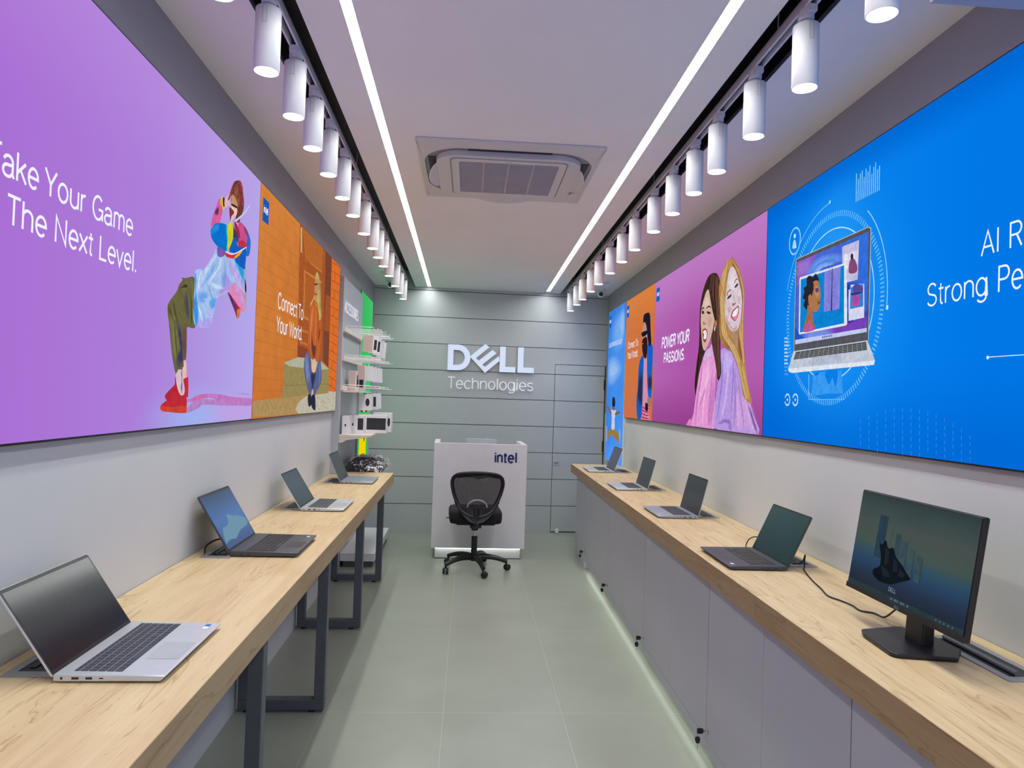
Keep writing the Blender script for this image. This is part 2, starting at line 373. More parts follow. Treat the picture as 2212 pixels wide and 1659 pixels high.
def panel(name, stops, zs=None, blobs=(), brick=None, noise=None):
    """backlit print: colour along the wall (metres from the panel's own end), soft colour patches of the artwork"""
    m, t, out = nt(name); e = N(t, 'ShaderNodeEmission'); tc = N(t, 'ShaderNodeTexCoord')
    sx = N(t, 'ShaderNodeSeparateXYZ'); t.links.new(tc.outputs['Object'], sx.inputs[0])
    def rng(o, a, b):
        r = N(t, 'ShaderNodeMapRange'); r.inputs[1].default_value = a; r.inputs[2].default_value = b; t.links.new(o, r.inputs[0]); return r.outputs[0]
    ys = [s[0] for s in stops]
    if len(stops) > 1: c = ramp(t, rng(sx.outputs[1], ys[0], ys[-1]), [((y-ys[0])/(ys[-1]-ys[0]), lin(h)) for y, h in stops])
    else:
        rgb = N(t, 'ShaderNodeRGB'); rgb.outputs[0].default_value = lin(stops[0][1]); c = rgb.outputs[0]
    def mix(f, a, b, typ='MIX'):
        x = N(t, 'ShaderNodeMixRGB', blend_type=typ); t.links.new(f, x.inputs[0]); t.links.new(a, x.inputs[1])
        if isinstance(b, tuple): x.inputs[2].default_value = b
        else: t.links.new(b, x.inputs[2])
        return x.outputs[0]
    if brick:
        cm = N(t, 'ShaderNodeCombineXYZ'); t.links.new(sx.outputs[1], cm.inputs[0]); t.links.new(sx.outputs[2], cm.inputs[1])
        br = N(t, 'ShaderNodeTexBrick'); t.links.new(cm.outputs[0], br.inputs['Vector']); br.inputs['Scale'].default_value = 1
        br.inputs['Brick Width'].default_value = .2; br.inputs['Row Height'].default_value = .062; br.inputs['Mortar Size'].default_value = .0035
        br.inputs['Color1'].default_value = (1, 1, 1, 1); br.inputs['Color2'].default_value = (.94, .94, .94, 1); br.inputs['Mortar'].default_value = (.72, .72, .72, 1)
        x = N(t, 'ShaderNodeMixRGB', blend_type='MULTIPLY'); x.inputs[0].default_value = brick; t.links.new(c, x.inputs[1]); t.links.new(br.outputs[0], x.inputs[2]); c = x.outputs[0]
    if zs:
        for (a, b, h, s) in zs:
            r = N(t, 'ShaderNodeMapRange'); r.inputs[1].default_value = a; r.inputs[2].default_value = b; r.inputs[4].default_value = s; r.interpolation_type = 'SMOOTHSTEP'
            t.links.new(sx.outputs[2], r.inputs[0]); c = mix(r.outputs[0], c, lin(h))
    for (cy, cz, ry, rz, h, s) in blobs:
        mp = N(t, 'ShaderNodeMapping'); mp.vector_type = 'TEXTURE'; mp.inputs['Location'].default_value = (0, cy, cz); mp.inputs['Scale'].default_value = (50, ry, rz)
        t.links.new(tc.outputs['Object'], mp.inputs[0]); g = N(t, 'ShaderNodeTexGradient', gradient_type='SPHERICAL'); t.links.new(mp.outputs[0], g.inputs[0])
        r = N(t, 'ShaderNodeMapRange'); r.interpolation_type = 'SMOOTHSTEP'; r.inputs[4].default_value = s; t.links.new(g.outputs[0], r.inputs[0]); c = mix(r.outputs[0], c, lin(h))
    if noise:
        n = N(t, 'ShaderNodeTexNoise'); n.inputs['Scale'].default_value = noise[0]; n.inputs['Detail'].default_value = 6; t.links.new(tc.outputs['Object'], n.inputs[0])
        x = N(t, 'ShaderNodeMixRGB', blend_type='MULTIPLY'); x.inputs[0].default_value = 1; t.links.new(c, x.inputs[1])
        t.links.new(ramp(t, n.outputs[0], [(.3, (1-noise[1],)*3+(1,)), (.7, (1, 1, 1, 1))]), x.inputs[2]); c = x.outputs[0]
    t.links.new(c, e.inputs[0]); t.links.new(e.outputs[0], out.inputs[0]); return m

def print_mat():
    m, t, out = nt('backlit_printed_ink'); e = N(t, 'ShaderNodeEmission'); a = N(t, 'ShaderNodeAttribute'); a.attribute_name = 'print'
    tc = N(t, 'ShaderNodeTexCoord'); n = N(t, 'ShaderNodeTexNoise'); n.inputs['Scale'].default_value = 34; n.inputs['Detail'].default_value = 5; n.inputs['Distortion'].default_value = .8
    t.links.new(tc.outputs['Object'], n.inputs[0]); x = N(t, 'ShaderNodeMixRGB', blend_type='MULTIPLY'); x.inputs[0].default_value = 1
    t.links.new(a.outputs[0], x.inputs[1]); t.links.new(ramp(t, n.outputs[0], [(.3, (.80, .80, .82, 1)), (.65, (1.05, 1.05, 1.05, 1))]), x.inputs[2])
    tr = N(t, 'ShaderNodeBsdfTransparent'); mx = N(t, 'ShaderNodeMixShader'); t.links.new(a.outputs['Alpha'], mx.inputs[0]); t.links.new(tr.outputs[0], mx.inputs[1]); t.links.new(e.outputs[0], mx.inputs[2])
    t.links.new(x.outputs[0], e.inputs[0]); t.links.new(mx.outputs[0], out.inputs[0]); m.cycles.emission_sampling = 'NONE'; return m
M['print'] = print_mat()

# ------------------------------------------------------------ the room
def struct(o): o['kind'] = 'structure'; return o
Y0, Y1 = -1.6, 8.1
def wl(y, off=0): return PWL + AL*y + off
def wr(y, off=0): return PWR + AR*y + off
def strip_poly(pa, aa, pb, ab, y0=Y0, y1=Y1): return [(pa+aa*y0, y0), (pb+ab*y0, y0), (pb+ab*y1, y1), (pa+aa*y1, y1)]
mb = MB(); mb.prism([(wl(Y0, -.1), Y0), (wr(Y0, .1), Y0), (wr(8.3, .1), 8.3), (wl(8.3, -.1), 8.3)], -.1, 0, XY); struct(mb.build('floor', M['floor']))
mb = MB(); mb.prism(strip_poly(PWL-.1, AL, PWL, AL, Y0, 8.2), 0, 1.41, XY); struct(mb.build('wall_left', M['wall']))
mb = MB(); mb.prism(strip_poly(PWL-.1, AL, PWL, AL, Y0, 8.2), 1.41, 3.1, XY); struct(mb.build('wall_left_upper', M['wallup']))
mb = MB(); mb.prism(strip_poly(PWR, AR, PWR+.1, AR, Y0, 8.2), 0, 1.41, XY); struct(mb.build('wall_right', M['wall']))
mb = MB(); mb.prism(strip_poly(PWR, AR, PWR+.1, AR, Y0, 8.2), 1.41, 3.1, XY); struct(mb.build('wall_right_upper', M['wallup']))
mb = MB(); mb.box(wl(Y0, -.1), -.95, Y0-.1, Y0, 0, 3.1); mb.box(1.38, wr(Y0, .1), Y0-.1, Y0, 0, 3.1); mb.box(-.95, 1.38, Y0-.1, Y0, 2.65, 3.1); struct(mb.build('wall_front', M['wall']))  # unseen shop front; its opening is widened so world light fills the room
# ceiling: slabs between the light slots
SLO, SLI, SRI, SRO = -.731, -.578, .915, 1.072      # slot edges
STL = (-.436, -.396); STR = (.738, .781)
mb = MB()
for pa, aa, pb, ab in ((PWL-.05, AL, SLO, AL), (SLI, AL, STL[0], AL), (STL[1], AL, STR[0], AR), (STR[1], AR, SRI, AR), (SRO, AR, PWR+.05, AR)):
    mb.prism(strip_poly(pa, aa, pb, ab, Y0, 8.15), ZC, ZC+.02, XY)
mb.box(-1.2, 1.7, Y0, 8.15, 3.06, 3.1)
struct(mb.build('ceiling', M['ceil']))
for i, (a, b, al) in enumerate(((SLO, SLI, AL), (SRI, SRO, AR))):
    mb = MB()
    mb.prism(strip_poly(a-.004, al, a, al, Y0, 8.05), ZC+.001, ZC+.20, XY); mb.prism(strip_poly(b, al, b+.004, al, Y0, 8.05), ZC+.001, ZC+.20, XY)
    mb.prism(strip_poly(a-.004, al, b+.004, al, Y0, 8.05), ZC+.20, ZC+.21, XY)
    struct(mb.build('trim_%d' % (i+1), M['slot']))
mb = MB(); mb.prism([(1.13, Y0), (wr(Y0), Y0), (wr(1.67), 1.67), (1.13+AR, 1.67)], 2.6, ZC-.001, XY); struct(mb.build('trim_3', M['cab']))
mb = MB()
for a, b, al in ((SLO-.004, SLI+.004, AL),): pass

# back wall of wide horizontal boards with open joints
bw = bpy.data.objects.new('wall_back', None)
mb = MB(); mb.box(-1.3, 1.8, .02, .12, 0, 3.1)
backing = mb.build('wall_back', M['groove']); backing.location = (0, YB, 0); backing.rotation_euler = (0, 0, TB); struct(backing)
bpy.data.objects.remove(bw)
JZ = [0.0, .309, .620, .929, 1.236, 1.545, 1.855, 2.161, 2.468, 2.775, 3.0]
mb = MB(); DX0, DX1, DZ = .997, 1.592, 1.97
for i in range(len(JZ)-1):
    z0, z1 = JZ[i]+(.0035 if i else 0), JZ[i+1]-.0035
    x1 = DX0-.006 if z0 < DZ-.02 else 1.75
    if z0 < DZ < z1:
        mb.box(-1.25, DX0-.006, 0, .025, z0, z1); mb.box(DX0-.006, 1.75, 0, .025, DZ+.006, z1)
    else: mb.box(-1.25, x1, 0, .025, z0, z1)
o = mb.build('wall_panel', M['backwall'], backing)
mb = MB()
for x, z0, z1 in ((-.368, 2.17, 2.46), (.832, 2.17, 2.46), (.832, 0, 1.54), (-.368, 0, .3)): mb.box(x-.0008, x+.0008, -.0006, .001, z0, z1)
mb.build('panel_joint', M['cab'], backing)
d = bpy.data.objects.new('door_1', None); d = None
mb = MB()
for i in range(len(JZ)-1):
    z0, z1 = max(JZ[i]+(.0035 if i else .012), 0), min(JZ[i+1]-.0035, DZ)
    if z0 < DZ: mb.box(DX0, DX1, 0.002, .024, z0, z1)
door = mb.build('door_1', M['backwall']); door.location = (0, YB, 0); door.rotation_euler = (0, 0, TB); struct(door)
mb = MB(); mb.box(1.003, 1.072, -.008, .002, .790, .842); mb.build('handle_plate', M['silver'], door, bevel=.003)
mb = MB(); mb.box(1.010, 1.064, -.0095, -.0075, .806, .828); mb.build('handle_recess', M['socket'], door)
for z0, z1 in ((1.69, 1.81), (.96, 1.085), (.2, .32)):
    mb = MB(); mb.box(1.583, 1.600, -.012, .004, z0, z1); mb.build('hinge', M['black'], door)
mb = MB(); mb.lathe([(.0, .0), (.02, .002), (.022, .02), (.018, .045), (.0, .05)], 14); mb.xf(Matrix.Translation((1.06, -.035, .012)))
tag(mb.build('door_stopper', M['white']), 'small white round door stopper on the floor before the panelled door', 'door stopper').location = (0, YB, 0)


# printed artwork, (y, z) on the wall in tenths of a millimetre
ART={
'floor_shadow':[
('b884c8',1,[26049,14665,26684,14995,27237,15083,28439,15079,29761,15015,31332,15028,33811,15040,33848,14764,32014,14786,29785,14813,27848,14874,27274,14752,26543,14620,25927,14580]),
('c47cc4',1,[26076,14981,26091,15087,26625,15121,26937,15229,28000,15308,29500,15295,31314,15176,33802,15109,33826,14925,31348,14901,29536,14996,28431,15148,27432,15064,26502,14989]),
('d070b0',2,[26627,15103,26984,15222,28001,15300,28417,15271,27430,15082,26680,15031]),
('a89ad8',2,[31549,15347,32758,15368,33775,15315,33784,15246,32628,15296]),
],
'dancer':[
('ecbcae',1,[25614,16557,25819,16568,25982,15858,25697,15781,25561,16261]),
('c43040',1,[25671,15780,25961,15893,26122,15862,26173,15228,26038,15175,25804,15331]),
('b82c38',1,[24926,15796,24998,15882,25138,15699,25211,15395,24790,15191,24336,15076,24192,15158,24205,15255,24605,15456,24943,15628]),
('c02c38',1,[25108,15597,25386,15294,25603,15226,25985,15262,26089,14700,25884,14581,24689,14642,23962,14706,23893,14884,24047,14963,24411,15092,25008,15393]),
('cc4636',1,[23895,14868,24671,14819,25311,14833,26030,14841,26075,14665,25884,14581,24689,14642,23962,14706]),
('dcc0cc',1,[25128,16191,25526,16190,25618,15883,25812,15505,25804,15331,25603,15226,25386,15294,25156,15530,24996,15899]),
('5a4a8a',2,[25429,16152,25538,16156,25534,15880,25610,15399,25537,15295,25480,15432,25511,15776]),
('6a6740',1,[25139,19458,25405,19480,25656,19541,26265,19655,26429,19163,26329,18576,26590,17871,26203,17742,25782,17717,25834,17076,25821,16551,25618,16523,25643,16282,25536,16259,25528,16173,25188,16159,24985,15999,24752,16325,24551,16746,24269,17613,24088,18115,24149,18417,24763,18905,24938,19169,25206,19367]),
('77754a',2,[24223,18067,24517,17838,24812,17669,25045,17219,25177,16890,24890,16533,24678,16655,24507,17174]),
('585634',2,[24155,18353,24645,18119,24991,17891,24921,17782,24507,17936,24141,18122]),
('6e4f46',2,[25342,17690,25763,17733,25817,17074,25761,16548,25587,16573,25389,17248]),
('3a3a66',2,[24877,17811,25167,17774,25389,17248,25527,16742,25589,16314,25494,16258,25183,16210,24970,16538,25308,16831,25084,17392]),
('454568',2,[25539,19025,25714,18843,25938,18137,25744,18079,25640,18484,25477,18808]),
('3f3c30',1,[24954,19019,25388,19243,25643,19257,25609,19175,25193,19101]),
('a8c4ee',1,[28412,21221,29247,21216,29478,21094,30592,21245,31892,21160,32074,20453,32233,20025,32416,19429,32098,19078,31592,19076,30822,19413,29982,19679,29557,19538,28697,19224,28453,18716,28249,18329,27889,18078,27069,17918,26452,17924,26204,18630,26317,19149,26291,19783,26399,19972,26740,20069,27185,20136,28055,20856]),
('b4aaf0',1,[26532,18063,26573,17852,27313,17861,28103,17991,28372,18384,27467,18242]),
('4aa4f0',1,[26268,19798,26443,19704,26487,19136,26752,18596,26800,18166,26626,17875,26551,17885,26275,18569,26397,19122]),
('c2d4f6',2,[27273,20170,28059,20821,28437,21008,28100,20469,27400,19878,26906,19378,26569,19222,26857,19817]),
('7eb4ee',2,[28376,20668,28561,20814,28311,20364,27600,19772,27256,19504,27155,19591,27751,20117]),
('8a9ee4',2,[29062,20096,29511,20817,29649,20768,29673,20392,30259,20187,30400,19977,29651,19666,29024,19532,29205,19784]),
('b49ae4',2,[29673,20392,30381,20130,30519,19957,29655,19629,28735,19340,28618,19469,29222,19637,29718,20019]),
('c8dcf8',2,[27890,19750,28785,19790,29367,19772,29323,19690,28605,19577,28001,19625]),
('70a8ec',2,[26750,19182,27280,19298,27761,19195,27406,19003,27041,18985,27509,18912,26974,18768,26693,18900]),
('3f96ec',2,[26332,19017,26614,18821,26792,18162,26710,17952,26494,17929,26309,18442]),
('58a6f0',2,[27785,18986,28593,19246,28441,18824,28107,18708]),
('2f9ae0',2,[30595,21226,31315,21250,31898,21120,32079,20413,31390,20661,30749,20941]),
('b8a4e8',2,[29591,21061,30514,20935,31654,20545,32095,20292,32175,19975,31076,20246,30101,20546]),
('88b8ee',2,[28512,20922,27947,20452,27340,19913,26876,19344,26945,19344,27452,19911,28060,20449,28585,20921]),
('d4e4fa',2,[29008,21021,28729,20528,28086,20050,27666,19686,27744,19681,28212,20042,28872,20532,29105,21032]),
('94b4ea',2,[29347,20974,29278,20511,29131,20110,29200,20117,29383,20526,29419,20987]),
('d8e8fc',2,[26794,20015,26633,19678,26607,19297,26689,19308,26754,19692,26876,20023]),
('5ca4ea',2,[27689,19500,27893,19244,28229,19043,28300,19064,28000,19274,27762,19519]),
('8ec0f2',2,[26932,18687,27208,18410,27453,18094,27562,18114,27364,18445,27033,18714]),
('e0ecfc',2,[26601,18644,26870,18440,27101,18126,27171,18139,26970,18464,26664,18663]),
('c0aaf0',2,[27473,18760,27758,18481,27824,18138,27939,18151,27925,18511,27578,18787]),
('78c0f0',2,[30798,21064,31316,20598,31957,20222,32067,20253,31475,20644,30903,21095]),
('d4c4f2',2,[30500,20691,31120,20324,31945,19892,32037,19919,31250,20364,30585,20719]),
('4c4a2c',2,[24409,18483,24578,18171,24783,17930,24865,17948,24699,18198,24490,18501]),
('83824e',2,[24282,18268,24446,18021,24678,17850,24746,17869,24548,18047,24351,18284]),
('55532f',2,[25258,18806,25435,18488,25537,18158,25639,18173,25584,18516,25356,18829]),
('585634',2,[24617,17648,24721,17190,24892,16699,25033,16337,25110,16344,25013,16712,24841,17204,24691,17658]),
('7a7848',2,[25959,19441,26078,18895,26189,18308,26309,18324,26255,18923,26076,19464]),
('4e4c2c',2,[25900,18869,26020,18358,26052,17869,26147,17878,26161,18377,25993,18885]),
('85834e',2,[24526,17439,24652,16984,24818,16528,24882,16534,24746,16995,24589,17448]),
('e088bc',1,[30283,19997,30605,20206,31091,20129,32186,19894,32297,19538,32098,19078,31465,19100,30581,19458,29982,19679]),
('cc9ad8',2,[30605,20206,31091,20129,32222,19610,32137,19269,31537,19514,30759,19917]),
('a03048',1,[29818,19654,30337,19559,31200,19266,31649,19124,31274,18676,30754,19010,30250,19333]),
('d0863a',1,[31220,19109,31649,19124,31298,18678,31159,18822]),
('3c3a78',2,[29932,19633,30339,19540,30846,19219,31120,18937,30744,19087,30246,19371]),
('8ab89a',2,[31904,21367,32055,21397,32410,19470,32275,19204,32079,20413]),
('382c40',1,[32003,20606,32273,20321,32310,20037,32126,20050]),
('d8609a',1,[28454,23279,28797,23193,28831,22906,28709,22614,28512,22269,28052,22151,27623,21900,27699,22239,27987,22710,28200,23023]),
('e2a04a',2,[28519,23334,28779,23336,28814,23050,28557,23015,28411,23120]),
('6a3050',2,[28174,22816,28397,22896,28352,22592,28083,22484,27907,22545]),
('d8c83c',1,[28619,23364,28822,23423,29049,23302,29075,23085,28833,22888,28728,23063]),
('3c2430',1,[28792,23407,29000,23438,29093,23203,28898,23054,28792,23229]),
('e3b6bd',1,[29029,23465,29281,23614,29636,23871,29751,23848,29513,23511,29729,23382,29438,23224,29075,23085,28976,23282]),
('0c74d0',1,[27607,21790,27914,22063,28293,22231,29317,22417,29626,22133,29614,21598,29453,21297,28927,21222,28403,21292,27843,21419,27631,21583]),
('2a8ee0',2,[27696,21847,28010,22087,28499,22210,28423,21990,27953,21731,27692,21633]),
('30b8c8',2,[29212,22391,29590,22429,29664,21914,29611,21350,29430,21311,29439,21861]),
('7a5aae',1,[28405,21275,29345,21293,29208,21095,28855,20948,28445,20937]),
('d0508e',1,[30858,22926,31343,22970,31993,22867,32294,22566,31971,22038,31002,21786,30792,22017,30890,22198,30929,22367,30782,22570]),
('4a3a5a',2,[30059,22547,30542,22589,30929,22367,30944,22052,30744,21927,30542,22118,30134,21945]),
('c8333e',1,[30973,22019,31195,22189,31878,22264,31974,22018,31005,21767]),
('1860c4',1,[30045,21925,30537,22156,30875,21838,31974,22018,31970,21257,31848,21008,30609,21111,30452,21431,29887,21370,29781,21501]),
('b02848',1,[30279,22816,30580,22756,30899,22598,31121,22292,30920,22245,30618,22450,30305,22608]),
('2f6cc8',1,[32146,22697,32418,22637,32606,22429,32569,22002,32378,21732,32044,21683,32067,22101,31971,22038]),
('7a4c74',2,[31477,22902,32061,22842,32310,22653,32098,22562,31692,22711]),
('d2d22e',1,[29430,22389,29948,22711,30104,22558,30147,22026,29857,21613,29558,21338,29514,21879]),
('d43838',1,[29221,21248,29514,21242,30451,21439,31492,21812,31044,21456,30478,21221,29478,21094]),
('e0c030',1,[30421,21210,31042,21475,31494,21792,31255,21721,30578,21360]),
('e8d8f0',1,[29396,21323,30003,21345,30674,21537,31845,22019,31925,21995,30738,21499,30009,21292,29348,21267]),
('6e3a34',1,[30072,24479,30517,24667,30872,24721,31076,24564,31236,24291,31401,23976,31381,23646,31225,23402,31012,23145,30860,22906,30390,22864,30504,23365,30423,23539,29738,23499,29755,23811,29509,23548,29301,23450,29535,23784,29769,24161]),
('a03848',2,[30518,24660,30934,24720,31175,24474,31340,24160,31196,24118,30968,24451]),
('9a3c44',2,[29769,24161,29937,24174,29656,23705,29323,23449,29503,23774]),
('8a5a3c',2,[30094,24300,30541,24478,30821,24167,30768,23636,30504,23365,30295,23620,30034,23855]),
('a8384c',1,[30214,23994,30296,23967,30235,23894,30347,23869,30381,23887,30299,23914,30360,23987,30249,24011]),
('5a2c28',1,[30861,23921,30946,23893,30882,23819,30999,23793,31035,23811,30949,23839,31013,23914,30896,23939]),
('a8384c',1,[29869,24384,29948,24358,29889,24285,29998,24262,30032,24280,29951,24306,30011,24379,29902,24401]),
('5a2c28',1,[30485,24004,30568,23977,30506,23903,30620,23878,30655,23896,30571,23924,30634,23997,30520,24022]),
('b04858',1,[30640,24591,30725,24565,30662,24490,30777,24467,30812,24485,30728,24512,30791,24587,30676,24609]),
('5a2c28',1,[29867,24132,29946,24105,29887,24033,29996,24009,30030,24026,29949,24053,30009,24125,29900,24149]),
('8a5a3c',2,[30118,24406,30199,24380,30139,24306,30249,24283,30284,24301,30202,24328,30263,24401,30152,24424]),
('5a2c28',1,[30579,24531,30663,24505,30600,24430,30715,24407,30750,24425,30666,24452,30728,24527,30614,24549]),
('a8384c',1,[30306,24503,30388,24476,30327,24402,30439,24380,30474,24397,30391,24424,30453,24498,30340,24520]),
('8a5a3c',2,[30672,24056,30756,24028,30693,23955,30808,23930,30844,23947,30759,23975,30822,24049,30707,24074]),
('5a2c28',1,[30545,24276,30628,24249,30566,24175,30680,24151,30715,24169,30631,24196,30694,24271,30579,24294]),
('8a5a3c',2,[30909,24415,30995,24388,30931,24313,31048,24289,31084,24307,30998,24334,31062,24410,30945,24433]),
('8a5a3c',2,[30659,23899,30743,23871,30680,23797,30795,23772,30831,23789,30746,23818,30809,23891,30694,23916]),
('5a2c28',1,[30558,24051,30642,24023,30580,23950,30694,23925,30729,23943,30645,23971,30708,24044,30593,24069]),
('a8384c',1,[30771,24060,30856,24033,30793,23958,30909,23934,30945,23951,30859,23979,30923,24054,30807,24078]),
('8a5a3c',2,[31046,23921,31132,23893,31068,23818,31185,23793,31222,23810,31135,23839,31200,23914,31082,23939]),
('b04858',1,[30265,24127,30347,24100,30286,24027,30398,24003,30433,24020,30350,24048,30412,24121,30299,24145]),
('a8384c',1,[29845,24267,29925,24240,29865,24168,29974,24145,30008,24162,29927,24189,29987,24261,29878,24284]),
('b04858',1,[29992,24115,30073,24088,30013,24016,30123,23992,30157,24009,30076,24037,30136,24109,30026,24133]),
('a8384c',1,[30217,24009,30299,23982,30238,23909,30350,23884,30384,23901,30302,23929,30363,24002,30251,24026]),
('b04858',1,[31092,23867,31179,23838,31114,23764,31232,23738,31269,23755,31182,23784,31247,23859,31128,23884]),
('5a2c28',1,[29972,24384,30052,24357,29993,24284,30102,24262,30136,24279,30055,24306,30116,24379,30006,24401]),
('5a2c28',1,[30469,24158,30553,24130,30491,24057,30604,24033,30639,24050,30556,24078,30618,24151,30504,24175]),
('b04858',1,[30499,23765,30582,23736,30520,23663,30634,23638,30669,23655,30585,23683,30647,23756,30534,23782]),
('8a5a3c',2,[30933,24156,31018,24128,30955,24053,31072,24029,31108,24047,31022,24075,31086,24150,30969,24174]),
('a8384c',1,[30686,24393,30770,24367,30707,24292,30822,24268,30858,24286,30773,24313,30836,24388,30721,24411]),
('b04858',1,[30006,24310,30087,24283,30027,24210,30137,24187,30171,24205,30090,24231,30150,24304,30040,24327]),
('5a2c28',1,[30843,24332,30928,24305,30865,24230,30981,24206,31017,24224,30931,24251,30995,24326,30878,24350]),
('5a2c28',1,[30380,24055,30463,24027,30402,23954,30514,23929,30549,23947,30466,23974,30528,24048,30415,24072]),
('a8384c',1,[30786,23941,30871,23913,30807,23839,30923,23813,30959,23831,30874,23859,30937,23934,30821,23958]),
('b04858',1,[30591,23717,30675,23688,30612,23615,30727,23589,30762,23606,30678,23635,30740,23708,30626,23734]),
('b04858',1,[30349,24135,30432,24108,30370,24034,30483,24010,30518,24028,30435,24055,30496,24129,30384,24152]),
('5a2c28',1,[29827,24296,29907,24269,29847,24197,29956,24174,29990,24191,29910,24218,29969,24290,29860,24313]),
('5a2c28',1,[29996,24400,30077,24373,30016,24301,30126,24278,30160,24295,30079,24322,30140,24395,30030,24417]),
('a8384c',1,[30677,24018,30761,23991,30698,23917,30813,23892,30849,23909,30764,23937,30827,24012,30712,24036]),
('8a5a3c',2,[30978,24554,31064,24527,31000,24451,31117,24428,31154,24446,31067,24473,31132,24549,31014,24572]),
('a8384c',1,[31145,24085,31232,24057,31167,23981,31286,23956,31323,23974,31235,24003,31300,24078,31182,24103]),
('b04858',1,[31090,24137,31177,24109,31112,24034,31231,24009,31267,24027,31180,24055,31245,24131,31127,24155]),
('a8384c',1,[30857,23830,30943,23802,30879,23728,30996,23702,31032,23719,30946,23748,31010,23822,30893,23848]),
('c8946a',1,[29753,23830,30099,23797,30480,23555,30321,23413,29747,23425,29670,23595]),
('ecc8b8',1,[29732,23364,30265,23397,30474,23318,30310,23039,30040,22890,29784,22669,29634,22707,29856,22995,30034,23120,29720,23188]),
('8a2c34',1,[29464,23193,29831,23200,30067,23129,29756,22892,29643,22633,29495,22936]),
('3a2a30',1,[29691,23425,30371,23485,30404,23408,29869,23345,29678,23349]),
('d8d0ec',1,[30272,22873,31283,23438,32041,23994,32134,23987,31386,23413,30395,22826]),
],
'doorway_scene':[
('a8582c',0,[42106,25836,49779,26944,50553,17768,42762,17617]),
('b8682f',0,[42631,25857,49137,26855,48986,23941,45632,23940,43922,23841]),
('d8b080',0,[42298,25546,42675,25594,42928,24099,42544,24075]),
('c87c40',0,[45547,23954,48960,24080,48986,23941,45230,23892]),
('b0602e',0,[43660,23149,49008,23324,49080,20429,43796,20145]),
('cc8044',0,[43655,23177,49002,23356,49035,23178,43952,23074,44137,20361,43845,20151]),
('c47a40',0,[43762,20345,45451,20336,45482,20159,43747,20140]),
('c0743c',0,[43295,19455,45464,19492,45495,19314,43324,19286]),
('c0743c',0,[43298,18709,45610,18659,45631,18540,43284,18507]),
('8a4830',0,[42754,18381,45941,18319,46069,17595,42758,17645]),
('7c4632',0,[49842,26959,52295,26987,52624,17387,50488,17765]),
('a4552e',0,[50608,22683,52705,22788,52587,20110,50449,20041]),
('e0702c',0,[52295,26987,56133,25628,56195,15586,52948,15751]),
('a84e22',0,[52539,25427,56031,25706,56044,25648,52550,25373]),
('a84e22',0,[52566,24766,56041,24996,56054,24939,52577,24712]),
('b85a28',0,[53680,24828,53909,24841,53898,24149,53669,24139]),
('a84e22',0,[52593,24104,56051,24287,56063,24229,52604,24050]),
('a84e22',0,[52621,23442,56061,23578,56073,23520,52632,23387]),
('b85a28',0,[53729,23475,53958,23482,53947,22790,53718,22786]),
('a84e22',0,[52648,22779,56071,22869,56083,22811,52659,22725]),
('a84e22',0,[52675,22117,56081,22160,56093,22102,52686,22062]),
('b85a28',0,[53778,22121,54008,22122,53996,21430,53767,21432]),
('a84e22',0,[52703,21453,56090,21452,56103,21393,52714,21399]),
('a84e22',0,[52730,20790,56100,20743,56113,20685,52741,20735]),
('b85a28',0,[53827,20765,54057,20761,54046,20069,53816,20077]),
('a84e22',0,[52758,20126,56110,20035,56123,19976,52769,20071]),
('a84e22',0,[52785,19462,56120,19326,56132,19268,52796,19407]),
('b85a28',0,[53876,19409,54107,19398,54095,18707,53865,18721]),
('a84e22',0,[52812,18798,56130,18618,56142,18559,52824,18742]),
('a84e22',0,[52840,18133,56140,17910,56152,17851,52851,18077]),
('b85a28',0,[53925,18051,54156,18035,54145,17344,53914,17364]),
('a84e22',0,[52867,17468,56149,17202,56162,17143,52878,17412]),
('a84e22',0,[52895,16802,56159,16495,56172,16435,52906,16746]),
('b85a28',0,[53974,16693,54205,16671,54194,15980,53963,16006]),
('a84e22',0,[52922,16137,56169,15787,56181,15728,52934,16081]),
('b0905c',0,[34052,14979,38706,15132,45915,15369,56184,15638,56359,14019,38854,14149,34009,14211]),
('c0baa6',1,[45409,15216,56195,15586,56359,14019,43576,14132]),
('d0d2bc',0,[53889,14415,54410,14436,54493,14399,54008,14377]),
('8a8c74',0,[47405,14422,47806,14441,47870,14408,47497,14389]),
('8a8c74',0,[55121,14189,55666,14209,55753,14171,55246,14150]),
('d0d2bc',0,[48201,14699,48615,14721,48682,14688,48296,14666]),
('d0d2bc',0,[48108,15121,48521,15146,48588,15114,48203,15089]),
('9a9a80',0,[51672,14462,52150,14483,52227,14448,51782,14427]),
('d0d2bc',0,[53375,14354,53886,14375,53967,14338,53492,14317]),
('9a9a80',0,[48855,15074,49282,15099,49350,15066,48953,15041]),
('8a8c74',0,[48180,14300,48594,14318,48660,14285,48275,14266]),
('8a8c74',0,[50117,14850,50566,14874,50638,14840,50220,14816]),
('9a9a80',0,[51123,14787,51591,14811,51666,14777,51230,14753]),
('d0d2bc',0,[50056,14665,50504,14688,50576,14653,50159,14631]),
('9a9a80',0,[50275,14566,50727,14587,50799,14553,50378,14531]),
('9a9a80',0,[48401,14562,48819,14582,48886,14549,48497,14528]),
('9a9a80',0,[47161,14561,47557,14581,47621,14549,47252,14529]),
('9a9a80',0,[55012,15214,55555,15244,55641,15208,55136,15178]),
('d0d2bc',0,[49239,14751,49673,14774,49742,14740,49339,14718]),
('d0d2bc',0,[50737,14410,51197,14430,51271,14395,50842,14375]),
('d0d2bc',0,[47754,14592,48161,14613,48226,14580,47847,14560]),
('9a9a80',0,[52206,14410,52694,14431,52772,14395,52317,14374]),
('8a8c74',0,[54519,14483,55052,14506,55138,14468,54641,14446]),
('9a9a80',0,[47626,14567,48030,14587,48095,14555,47718,14534]),
